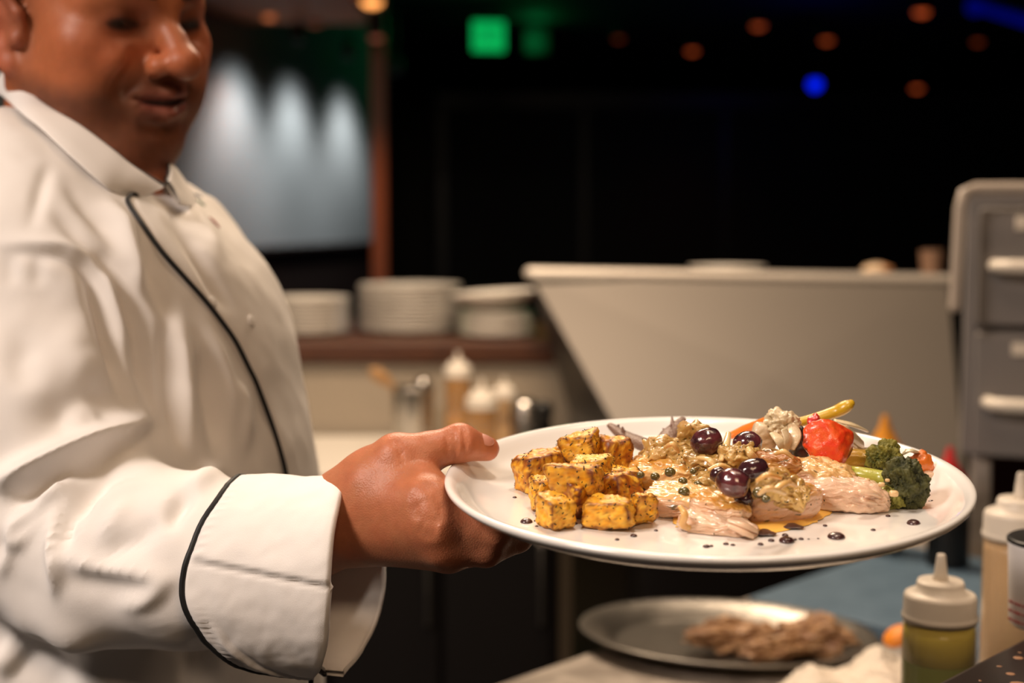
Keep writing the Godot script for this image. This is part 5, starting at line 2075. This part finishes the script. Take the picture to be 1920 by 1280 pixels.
func fish() -> void:
	var flesh := Color(0.66, 0.40, 0.25)
	var pale := Color(0.75, 0.51, 0.35)
	var gold := Color(0.62, 0.30, 0.05)
	var brown := Color(0.36, 0.14, 0.03)
	var stew := Color(0.47, 0.28, 0.075)
	var dk := Color(0.10, 0.075, 0.02)
	var ff: Material = M.fish_flesh
	# golden sauce run out under the fish
	var g := Geo.new()
	var outline := [[1262, 950], [1268, 985], [1288, 990], [1330, 1000], [1372, 1006], [1402, 1004], [1440, 1001], [1480, 994], [1520, 983], [1548, 970], [1560, 955], [1540, 930], [1460, 900], [1360, 890], [1290, 910]]
	var pts := []
	var mid := on_plate(1420, 950, 0.0)
	for q in outline:
		pts.append(on_plate(q[0], q[1], 0.0))
	pts.append(pts[0])
	pts = smooth_line(pts, 6)
	pts.pop_back()
	var rows := PackedVector3Array()
	var ns := noise(70, 5)
	for k in 9:
		var s: float = [0.02, 0.3, 0.6, 0.8, 0.9, 0.95, 0.98, 0.995, 1.0][k]
		for p in pts:
			var e: Vector3 = mid + (p - mid) * (1.0 + 0.06 * ns.get_noise_3dv(p * 4.0)) * s
			rows.append(e + PB.y * (0.0003 + 0.0016 * sqrt(maxf(0.0, 1.0 - pow(s, 6.0)))))
	g.grid(rows, 9, pts.size(), false, true)
	var oil := mat("golden_sauce", Color(0.97, 0.75, 0.32), 0.1)
	oil.clearcoat_enabled = true
	oil.subsurf_scatter_enabled = true
	oil.subsurf_scatter_strength = 0.05
	single("sauce_pool", g, oil, "shallow pool of golden oily sauce running out under the fish", "sauce")
	var fg := "fish fillet pieces on the plate"
	lump("fish_fillet", 1262, 884, 0.0085, [26, 9, 22], -0.25, 0.02, 31, 1.0, 0.6, [gold, Color(0.82, 0.55, 0.24), gold, dk], ff, "golden sauced fish fillet beside the potato pile", "fish", fg, 34)
	lump("fish_fillet", 1297, 940, 0.0065, [26, 8, 19], -0.45, -0.05, 32, 0.75, 1.3, [flesh, pale, Color(0.70, 0.41, 0.13), dk], ff, "pale pink fish fillet at the front, right of the small potato cube", "fish", fg, 34, 0.1)
	lump("fish_fillet", 1349, 984, 0.0035, [22, 4.6, 9], -0.42, -0.05, 33, 0.8, 1.6, [flesh, pale, pale], ff, "frayed white fish flake closest to the plate's front rim", "fish", fg, 30, 0.35)
	lump("fish_fillet", 1350, 951, 0.010, [16, 6, 10], -0.5, -0.12, 34, 0.9, 1.0, [Color(0.82, 0.55, 0.36), pale, gold], ff, "small sauced fish flake below the front olive", "fish", fg, 26, 0.2)
	lump("fish_fillet", 1464, 940, 0.0100, [22, 10.5, 11], 0.18, 0.03, 35, 0.7, 0.7, [flesh, Color(0.78, 0.48, 0.32), gold, dk], ff, "thick pink fish chunk standing in the golden sauce at the centre front", "fish", fg, 34)
	lump("fish_fillet", 1538, 900, 0.012, [19, 10, 18], -0.2, -0.1, 36, 1.0, 0.8, [flesh, pale, Color(0.70, 0.42, 0.16), dk], ff, "fish piece with browned skin under the red pepper", "fish", fg, 30)
	lump("fish_fillet", 1590, 926, 0.008, [24, 9, 13], -0.28, -0.08, 37, 0.85, 1.5, [flesh, pale, pale], ff, "torn pale fish flake left of the big broccoli floret", "fish", fg, 32, 0.25)
	lump("fish_fillet", 1456, 872, 0.022, [14, 6, 10], -0.2, -0.1, 38, 0.8, 0.6, [gold, Color(0.78, 0.52, 0.26), brown, dk], ff, "golden brown fish piece behind the middle olive", "fish", fg, 26)
	lump("fish_fillet", 1738, 898, 0.004, [5, 4, 4], 0.3, 0.0, 39, 0.6, 0.6, [flesh, pale], ff, "tiny pale fish crumb beside the orange carrot chunk at the right", "fish", fg, 10)
	# frayed flakes at the torn ends of the fillets
	var fr := [[[1368, 986, 0.0075], [1392, 996, 0.005], [1410, 1005, 0.002], "lower frayed fish shred at the tip of the front flake"], [[1368, 976, 0.0095], [1394, 984, 0.008], [1416, 994, 0.004], "upper frayed fish shred at the tip of the front flake"], [[1618, 938, 0.010], [1640, 944, 0.006], [1656, 952, 0.002], "frayed fish shred at the torn flake's end beside the broccoli"], [[1612, 922, 0.0155], [1634, 924, 0.0140], [1652, 932, 0.009], "upper fish shred at the torn flake's end beside the broccoli"]]
	for q in fr:
		strip("fish_shred", [q[0], q[1], q[2]], 0.0030, 0.6, ff, pale, q[3], "fish", "frayed shreds of fish")
	# stewed onion and herb topping
	var tg := "lumps of stewed topping on the fish"
	var top := [
		[1256, 852, 0.018, [14, 9, 11], 0.2, 41, "golden lump of topping at the left, near the fish tail"],
		[1232, 866, 0.012, [9, 6, 9], 0.5, 48, "small lump of topping between the potato slab and the golden fillet"],
		[1302, 822, 0.026, [11, 8, 9], -0.1, 42, "topping lump left behind the largest olive"],
		[1345, 870, 0.017, [20, 8, 15], -0.1, 43, "broad herb-flecked topping lump between the olives"],
		[1300, 868, 0.015, [13, 6, 11], 0.3, 49, "topping lump spread under the largest olive"],
		[1388, 853, 0.026, [9, 7, 8], 0.3, 44, "pale topping lump below the rear right olive"],
		[1444, 910, 0.020, [14, 7.5, 10], 0.15, 45, "shredded topping heap on the thick fish chunk"],
		[1480, 925, 0.016, [10, 7, 10], -0.6, 46, "topping lump on the right end of the thick fish chunk"],
		[1422, 876, 0.016, [16, 8, 12], 0.0, 47, "topping lump under the middle olive"],
		[1340, 912, 0.011, [15, 6, 10], -0.3, 50, "topping smear left of the front olive"],
		[1397, 925, 0.009, [13, 7, 10], 0.0, 51, "topping lump below the front olive's dark end"],
	]
	for s in top:
		lump("stewed_topping", s[0], s[1], s[2], s[3], s[4], 0.0, s[5], 1.5, 0.3, [Color(0.36, 0.20, 0.04), Color(0.68, 0.45, 0.16), stew, dk], ff, s[6], "topping", tg, 24)
	# soft onion strips
	var og := "soft onion strips in the topping"
	var on := [[[1366, 812, 0.034], [1361, 835, 0.030], [1352, 862, 0.024]], [[1298, 905, 0.013], [1322, 897, 0.016], [1338, 906, 0.013]], [[1248, 838, 0.03], [1262, 832, 0.033], [1272, 846, 0.028]], [[1404, 840, 0.033], [1408, 852, 0.03], [1418, 860, 0.026]],
		[[1420, 900, 0.036], [1440, 890, 0.039], [1462, 896, 0.036]], [[1452, 918, 0.034], [1474, 905, 0.035], [1490, 912, 0.028]], [[1425, 925, 0.032], [1442, 915, 0.036], [1470, 925, 0.031]], [[1310, 858, 0.026], [1330, 862, 0.027], [1340, 874, 0.024]], [[1276, 950, 0.015], [1284, 965, 0.012], [1280, 982, 0.006], [1292, 990, 0.003]], [[1330, 880, 0.024], [1352, 872, 0.026], [1374, 882, 0.022]], [[1456, 850, 0.034], [1470, 846, 0.036], [1484, 856, 0.032]]]
	for k in on.size():
		var olab: String = ["upright golden onion strip between the two rear olives", "small onion strip just left of the front olive", "curved onion strip at the topping's left end near the fish tail", "short onion strip hanging below the rear right olive", "onion strip arched over the top of the thick fish chunk's heap", "onion strip at the right of the thick fish chunk's heap", "lower onion strip across the thick fish chunk's heap", "onion strip under the largest olive", "onion strip trailing down the front of the pale front fillet", "onion strip between the small black olive and the middle olive", "onion strip on the golden brown piece behind the middle olive"][k]
		strip("onion_strip", on[k], 0.0024, 0.65, ff, Color(0.78, 0.52, 0.22).lerp(Color(0.70, 0.38, 0.10), (k * 5 % 7) / 7.0), olab, "onion", og)
	# olives
	var ol := [[1326, 828, 0.031, 10.5, 8.6, 0.2, 0.25, "large glossy purple olive at the back, nearest the fish tail"], [1403, 834, 0.031, 9.4, 8.4, -0.4, -0.2, "dark olive partly under topping, behind the others on the right"], [1413, 882, 0.030, 9.8, 7.0, 0.3, 0.18, "near black olive in the middle, right of the front one"], [1376, 905, 0.027, 10.2, 8.2, -0.35, -0.2, "front purple olive nearest the plate's front rim"], [1347, 890, 0.022, 5.2, 4.6, 0.0, 0.3, "small black olive half peeking out left of the front olive"], [1392, 935, 0.014, 6.0, 7.5, 0.2, -0.5, "black pitted olive end below the front olive"]]
	for k in ol.size():
		var s = ol[k]
		var c := on_plate(s[0], s[1], s[2])
		var b: Basis = PB * Basis(Vector3.UP, s[5]) * Basis(Vector3(0, 0, 1), s[6])
		var n2 := noise(120, 60 + k)
		g = Geo.new()
		g.ball(18, func(q: Vector3):
			q = q.normalized()
			var p := Vector3(q.x * s[3], q.y * s[4], q.z * s[4]) * 0.001
			var dent := exp(-pow((q.x - 1.0) / 0.16, 2.0)) * 0.0016
			p.x -= dent
			p *= 1.0 + 0.05 * n2.get_noise_3dv(p)
			var w := clampf(0.5 + 1.1 * n2.get_noise_3dv(p * 0.8), 0, 1)
			return [c + b * p, Color(0.035, 0.012, 0.016).lerp(Color(0.125, 0.03, 0.035) if k in [0, 1, 3] else Color(0.05, 0.015, 0.02), w)])
		single("olive", g, M.olive, s[7], "olive", "olives on the fish")
	# capers
	var cp := [[1256, 880, 0.020, 4.3, "dark caper with a stub on the golden fillet's middle"], [1228, 888, 0.018, 3.6, ""], [1201, 885, 0.016, 3.2, ""], [1282, 917, 0.017, 4.4, "round grey green caper on the pale front fillet"], [1280, 897, 0.018, 3.6, ""], [1308, 903, 0.016, 3.4, ""], [1424, 918, 0.024, 4.8, "olive green caper left in the shredded topping heap"], [1300, 878, 0.022, 2.8, ""], [1436, 930, 0.022, 3.2, ""], [1504, 918, 0.018, 3.0, ""]]
	for s in cp:
		var c := on_plate(s[0], s[1], s[2])
		var r: float = s[3] * 0.00078
		c -= PB.y * 0.0016
		g = Geo.new()
		g.ball(8, func(q: Vector3):
			q = q.normalized()
			var rib := 1.0 + 0.05 * cos(5.0 * atan2(q.z, q.x)) * (1.0 - q.y * q.y)
			return [c + PB * Vector3(q.x * r * rib, q.y * r * 0.85, q.z * r * rib), Color(0.055, 0.045, 0.014).lerp(Color(0.15, 0.12, 0.04), clampf(q.y * 0.6 + 0.3, 0, 1))])
		single("caper", g, M.olive, s[4] if s[4] else "small dark caper in the sauce on the fish", "caper", "capers on the fish")
	# the tail
	var c := on_plate(1232, 838, 0.010)
	var t := thing("fish_tail", "dark forked fish tail sticking out behind the potatoes at the plate's back", "fish tail", c)
	g = Geo.new()
	var tc := PackedColorArray([Color(0.17, 0.095, 0.065)])
	var pr := [on_plate(1244, 845, 0.012), on_plate(1215, 836, 0.012), on_plate(1190, 826, 0.012), on_plate(1166, 814, 0.014), on_plate(1144, 797, 0.018)]
	g.tube(smooth_line(pr, 4), [0.0075, 0.0075, 0.0074, 0.0073, 0.0072, 0.007, 0.0068, 0.0066, 0.0064, 0.006, 0.0057, 0.0054, 0.005, 0.0046, 0.004, 0.0034, 0.0028], 12, 0.6, PB.y, tc)
	obj("lower_lobe", g, M.roast, t)
	g = Geo.new()
	pr = [on_plate(1248, 842, 0.012), on_plate(1252, 822, 0.016), on_plate(1264, 806, 0.020), on_plate(1281, 785, 0.026)]
	g.tube(smooth_line(pr, 4), [0.0075, 0.0075, 0.0074, 0.0072, 0.007, 0.0068, 0.0065, 0.006, 0.0055, 0.0048, 0.004, 0.0032, 0.0024], 12, 0.55, PB.y, tc)
	obj("upper_lobe", g, M.roast, t)
	var rays := [[[1156, 806, 0.014], [1160, 796, 0.019]], [[1170, 815, 0.014], [1167, 800, 0.020]], [[1200, 830, 0.013], [1196, 818, 0.016]], [[1258, 812, 0.018], [1258, 795, 0.024]], [[1254, 818, 0.016], [1243, 803, 0.020]], [[1262, 808, 0.02], [1260, 782, 0.027]], [[1270, 800, 0.022], [1284, 796, 0.023]], [[1264, 808, 0.02], [1280, 806, 0.02]]]
	for r in rays:
		g = Geo.new()
		var a := on_plate(r[0][0], r[0][1], r[0][2])
		var b := on_plate(r[1][0], r[1][1], r[1][2])
		g.tube([a, a.lerp(b, 0.5), b], [0.0022, 0.0016, 0.0006], 8, 0.6, PB.y, PackedColorArray([Color(0.22, 0.13, 0.10)]))
		obj("fin_ray", g, M.roast, t)

func vegetables() -> void:
	var vm: Material = M.vegetable
	var orange := Color(0.84, 0.22, 0.025)
	# carrot stick and chunk
	var g := Geo.new()
	g.tube([on_plate(1372, 816, 0.018), on_plate(1396, 806, 0.022), on_plate(1424, 795, 0.028), on_plate(1442, 783, 0.034)], [0.0032, 0.0042, 0.004, 0.0022], 12, 0.8, PB.y, PackedColorArray([orange]))
	single("carrot_stick", g, vm, "roasted orange carrot stick pointing up behind the rear olive", "carrot")
	lump("carrot_chunk", 1722, 874, 0.011, [7, 8, 6], 0.4, 0.2, 71, 0.8, 0.3, [orange, Color(0.74, 0.18, 0.02), Color(0.62, 0.15, 0.02)], vm, "orange carrot chunk right of the big broccoli floret", "carrot", "", 16)
	# pale root and cauliflower
	lump("turnip_piece", 1431, 820, 0.026, [8.5, 9, 6], 0.3, -0.2, 72, 0.5, 0.2, [Color(0.66, 0.52, 0.32), Color(0.74, 0.60, 0.42)], vm, "pale turnip piece between the carrot stick and the cauliflower", "turnip", "", 16)
	lump("cauliflower_floret", 1468, 797, 0.034, [9.5, 8.5, 8], 0.1, 0.0, 73, 1.5, 0.1, [Color(0.36, 0.25, 0.11), Color(0.74, 0.62, 0.40), Color(0.68, 0.55, 0.35), Color(0.25, 0.18, 0.08)], vm, "whitish cauliflower floret at the top of the vegetables", "cauliflower", "", 26)
	var wg := "wilted cabbage ribbons beside the red pepper"
	var ribs := [[[1450, 812, 0.036], [1464, 828, 0.032], [1474, 848, 0.024]], [[1470, 806, 0.038], [1478, 826, 0.032], [1470, 850, 0.024]], [[1485, 795, 0.036], [1490, 815, 0.034], [1482, 840, 0.027]],
		[[1558, 792, 0.036], [1585, 806, 0.034], [1618, 834, 0.020]], [[1566, 788, 0.037], [1598, 796, 0.034], [1622, 806, 0.028]], [[1575, 800, 0.034], [1590, 818, 0.028], [1612, 838, 0.018]], [[1590, 830, 0.022], [1606, 840, 0.018], [1628, 842, 0.016]]]
	for k in ribs.size():
		var lab: String = ["left one of three pale cabbage ribbons hanging from the cauliflower", "middle one of three pale cabbage ribbons hanging from the cauliflower", "right one of three pale cabbage ribbons, next to the aubergine", "long brownish cabbage ribbon sloping down right of the red pepper", "topmost brownish cabbage ribbon reaching right of the red pepper", "short brownish cabbage ribbon nearest the red pepper's right side", "small pale cabbage ribbon lying on the yellow courgette stick"][k]
		strip("cabbage_ribbon", ribs[k], 0.0042, 0.3, vm, Color(0.74, 0.60, 0.38).lerp(Color(0.55, 0.40, 0.25), (k % 4) * 0.25), lab, "cabbage", "cabbage ribbons under the cauliflower" if k < 3 else wg)
	# aubergine
	lump("aubergine_piece", 1494, 834, 0.022, [6, 13, 8], 0.2, 0.12, 74, 0.6, 0.2, [Color(0.022, 0.018, 0.016), Color(0.06, 0.045, 0.03)], vm, "blackened aubergine piece left of the red pepper", "aubergine", "", 18)
	# red pepper: a curved, pointed sheet, with a small curled piece above
	var c := on_plate(1550, 842, 0.024)
	var b := PB * Basis(Vector3.UP, 0.15) * Basis(Vector3(1, 0, 0), -0.35) * Basis(Vector3(0, 0, 1), -0.08)
	var ns := noise(90, 75)
	g = Geo.new()
	g.ball(26, func(q: Vector3):
		q = q.normalized()
		var wide := 0.0172 * (1.0 - 0.62 * smoothstep(0.25, -1.0, q.y)) * (1.0 + 0.30 * smoothstep(0.2, 0.95, q.y))
		var p := Vector3(q.x * wide + 0.0025 * q.y * q.y * signf(-q.y), q.y * 0.0172, q.z * 0.0038)
		p.z += 0.0058 * (1.0 - pow(q.x * 0.95, 2.0)) + 0.003 * (1.0 - q.y * q.y) + 0.0012 * sin(q.x * 5.0 + q.y * 2.0)
		p *= 1.0 + 0.09 * ns.get_noise_3dv(p)
		var w := clampf(0.5 + ns.get_noise_3dv(p * 1.4), 0, 1)
		var col := Color(0.78, 0.045, 0.012).lerp(Color(0.86, 0.13, 0.025), w)
		var burn := smoothstep(0.75, 1.0, absf(q.x)) * smoothstep(0.35, 0.6, 0.5 + ns.get_noise_3dv(p * 2.5))
		return [c + b * p, col.lerp(Color(0.06, 0.012, 0.008), burn * 0.9)])
	single("red_pepper", g, vm, "large glossy red pepper piece with charred edges", "red pepper")
	lump("red_pepper", 1527, 792, 0.036, [4.5, 5, 4], 0.0, 0.4, 76, 0.5, 0.1, [Color(0.55, 0.012, 0.012), Color(0.68, 0.025, 0.015)], vm, "small deep red pepper curl on top of the large pepper piece", "red pepper", "", 12)
	lump("red_pepper", 1600, 877, 0.010, [11, 3, 6], -0.1, 0.0, 77, 0.5, 0.1, [Color(0.55, 0.04, 0.015), Color(0.6, 0.09, 0.02)], vm, "dark red pepper strip under the yellow courgette stick", "red pepper", "", 12)
	# yellow courgette sticks
	g = Geo.new()
	var st := [on_plate(1496, 792, 0.032), on_plate(1530, 784, 0.034), on_plate(1566, 772, 0.038), on_plate(1586, 762, 0.042), on_plate(1595, 756, 0.044)]
	g.tube(smooth_line(st, 4), [0.0035, 0.0038, 0.004, 0.0042, 0.0044, 0.0045, 0.0046, 0.0047, 0.0048, 0.005, 0.0052, 0.0052, 0.005, 0.0047, 0.0042, 0.0038, 0.0032], 14, 0.8, PB.y, PackedColorArray([Color(0.60, 0.37, 0.018)]))
	single("courgette_stick", g, vm, "yellow courgette stick pointing up above the red pepper", "courgette")
	lump("courgette_stick", 1604, 859, 0.016, [12, 5, 6], -0.1, 0.0, 78, 0.35, 0.5, [Color(0.70, 0.42, 0.05), Color(0.74, 0.48, 0.10)], vm, "yellow courgette stick between the red pepper and the rear broccoli", "courgette", "", 14)
	strip("onion_petal", [[1694, 850, 0.02], [1706, 844, 0.022], [1720, 850, 0.018]], 0.004, 0.3, vm, Color(0.66, 0.58, 0.38), "thin pale onion petal above the carrot chunk", "onion")
	# broccoli
	broccoli("broccoli_floret", on_plate(1659, 855, 0.021), Vector3(10.5, 8.5, 9), 0.2, 0.0, 81, Color(0.22, 0.19, 0.018), Color(0.065, 0.075, 0.008), [on_plate(1634, 862, 0.016), on_plate(1628, 866, 0.012)], 0.0045, "yellow-green broccoli floret behind the darker big one")
	broccoli("broccoli_floret", on_plate(1700, 905, 0.0145), Vector3(11.5, 15.5, 11), 0.3, 0.42, 82, Color(0.070, 0.070, 0.010), Color(0.020, 0.026, 0.004), [on_plate(1650, 896, 0.014), on_plate(1610, 889, 0.015), on_plate(1572, 886, 0.012)], 0.0052, "big dark green broccoli floret with a pale green stalk at the right")
	broccoli("broccoli_floret", on_plate(1668, 930, 0.007), Vector3(9, 6.5, 7), 0.2, 0.0, 83, Color(0.22, 0.21, 0.03), Color(0.10, 0.11, 0.015), [on_plate(1660, 925, 0.01), on_plate(1652, 915, 0.01)], 0.003, "small olive green broccoli sprig below the stalk")
	# garlic bits
	var rg := RandomNumberGenerator.new()
	rg.seed = 12
	for q in [[1676, 925, 0.013, 4.2], [1653, 908, 0.016, 3.0], [1626, 900, 0.017, 2.6], [1612, 904, 0.014, 2.2], [1664, 900, 0.018, 2.2]]:
		var c2 := on_plate(q[0], q[1], q[2])
		g = Geo.new()
		var r: float = q[3] * 0.001
		g.ball(4, func(w: Vector3):
			var m5 := pow(pow(absf(w.x), 4.0) + pow(absf(w.y), 4.0) + pow(absf(w.z), 4.0), 0.25)
			return [c2 + PB * (w / m5 * Vector3(r, r * 0.7, r * 0.8) * 0.6), Color(0.74, 0.50, 0.24)])
		single("garlic_bit", g, vm, "small golden bit of chopped garlic on the broccoli", "garlic", "garlic bits on the broccoli")

func broccoli(called: String, c: Vector3, r: Vector3, yaw: float, tip: float, sd: int, c1: Color, c2: Color, stalk: Array, sr: float, label: String) -> void:
	var t := thing(called, label, "broccoli", c, "broccoli florets on the plate")
	var b := PB * Basis(Vector3.UP, yaw) * Basis(Vector3(0, 0, 1), tip)
	var rg := RandomNumberGenerator.new()
	rg.seed = sd
	var ns := noise(110, sd)
	var cell := noise(620, sd + 1, FastNoiseLite.TYPE_CELLULAR, 1)
	cell.cellular_return_type = FastNoiseLite.RETURN_DISTANCE
	var g := Geo.new()
	g.ball(56, func(q: Vector3):
		q = q.normalized()
		var p := Vector3(q.x * r.x, q.y * r.y, q.z * r.z) * 0.001
		var k := ns.get_noise_3dv(p + c)
		var d := cell.get_noise_3dv(p + c)
		p += q * (0.0042 * k - 0.0013 * d)
		var w := clampf(0.55 + 1.3 * k - 0.5 * (d + 0.6), 0, 1)
		return [hold(c + b * p), c2.lerp(c1, w)])
	obj("crown", g, M.broccoli, t)
	# the buds that stand out of the crown
	g = Geo.new()
	for i in int(420 * r.x * r.y / 160.0):
		var q := Vector3(rg.randfn(), rg.randfn(), rg.randfn()).normalized()
		var p := Vector3(q.x * r.x, q.y * r.y, q.z * r.z) * 0.001
		p += q * (0.0042 * ns.get_noise_3dv(p + c) + 0.0003)
		var w := c + b * p
		if height_on_plate(w) < 0.001:
			continue
		var s := rg.randf_range(0.0005, 0.00095)
		g.ellipsoid(Transform3D(Basis().scaled(Vector3.ONE * s), w), 1, c2.lerp(c1, rg.randf_range(0.2, 1.1)))
	var bd := obj("buds", g, M.broccoli, t)
	bd.set_meta("kind", "stuff")
	g = Geo.new()
	var line := [c.lerp(stalk[0], 0.5)] + stalk
	g.tube(smooth_line(line, 5), [sr * 0.9, sr], 14, 0.9, PB.y, PackedColorArray([Color(0.42, 0.42, 0.06)]))
	obj("stalk", g, M.vegetable, t)

func drops() -> void:
	var list := [[987, 978, 11, "oval balsamic drop left of the front potato cube"], [1568, 1006, 15, "largest balsamic drop, near the front rim"], [1475, 1014, 13, "big balsamic drop just below the golden sauce"], [1713, 981, 12, "big balsamic drop at the right, below the broccoli"], [1740, 931, 9, "balsamic drop touching the dark broccoli's right side"], [1747, 941, 7, "small balsamic drop just below the one beside the broccoli"],
		[1005, 976, 4, ""], [1006, 986, 3, ""], [965, 932, 4, ""], [1157, 1011, 4, ""], [1188, 1004, 6, ""], [1230, 994, 3.5, ""], [1324, 1024, 6, ""], [1333, 1023, 4, ""], [1361, 1019, 5, ""], [1374, 1021, 4, ""], [1426, 1020, 5, ""], [1446, 1013, 5.5, ""], [1472, 1003, 5.5, ""], [1491, 1011, 3, ""], [1502, 1010, 4.5, ""], [1547, 985, 4, ""], [1637, 993, 4.5, ""], [1665, 967, 4.5, ""], [1761, 933, 3, ""], [1078, 981, 5, ""], [1534, 1009, 2, ""], [1516, 1010, 2, ""]]
	for s in list:
		var c := on_plate(s[0], s[1] + 1.0, 0.0)
		var r: float = s[2] / 3100.0
		var g := Geo.new()
		g.ball(7, func(q: Vector3):
			q = q.normalized()
			return [c + PB * Vector3(q.x * r, maxf(q.y, -0.05) * minf(r * 0.62, 0.0026) + 0.0002, q.z * r * 1.0), Color.WHITE])
		single("balsamic_drop", g, M.balsamic, s[3] if s[3] else "tiny balsamic droplet on the white plate", "drop", "balsamic drops on the plate")
	for s in [[1436, 998, 0.0012, 0.0050, 0.0028, "dark balsamic blot in the golden sauce nearest the rim"], [1487, 986, 0.0012, 0.0052, 0.0024, "dark balsamic blot at the golden sauce's right part"], [1030, 938, 0.012, 0.0028, 0.0022, ""]]:
		if s[5] == "":
			continue
		var c := on_plate(s[0], s[1], s[2])
		var g := Geo.new()
		g.ball(8, func(q: Vector3):
			q = q.normalized()
			var w := 1.0 + 0.2 * sin(atan2(q.z, q.x) * 3.0)
			return [c + PB * Vector3(q.x * s[3] * w, q.y * 0.0008, q.z * s[4] * w * 2.0), Color.WHITE])
		single("balsamic_blot", g, M.balsamic, s[5], "sauce")
	# a thin balsamic streak behind the potatoes, and a herb leaf on the left
	var g := Geo.new()
	var line := []
	for q in [[990, 853], [1000, 843], [1024, 838], [1052, 835]]:
		line.append(on_plate(q[0], q[1], 0.0005))
	g.tube(smooth_line(line, 5), [0.0004, 0.0006, 0.0008, 0.001, 0.0013, 0.0015, 0.0016, 0.0016, 0.0014, 0.0012, 0.0010, 0.0009, 0.0008, 0.0007, 0.0006, 0.0005], 8, 0.5, PB.y)
	single("balsamic_streak", g, M.balsamic, "thin curved balsamic streak behind the left potato cube", "sauce")
	var c := on_plate(903, 900, 0.0008)
	g = Geo.new()
	g.ball(5, func(q: Vector3):
		q = q.normalized()
		return [c + PB * Vector3(q.x * 0.0022, q.y * 0.0005 + 0.0003 * q.x, q.z * 0.0026 * (1 - 0.4 * q.x)), Color.WHITE])
	single("herb_leaf", g, M.herb, "small dark dried herb leaf on the plate near the thumb", "herb")
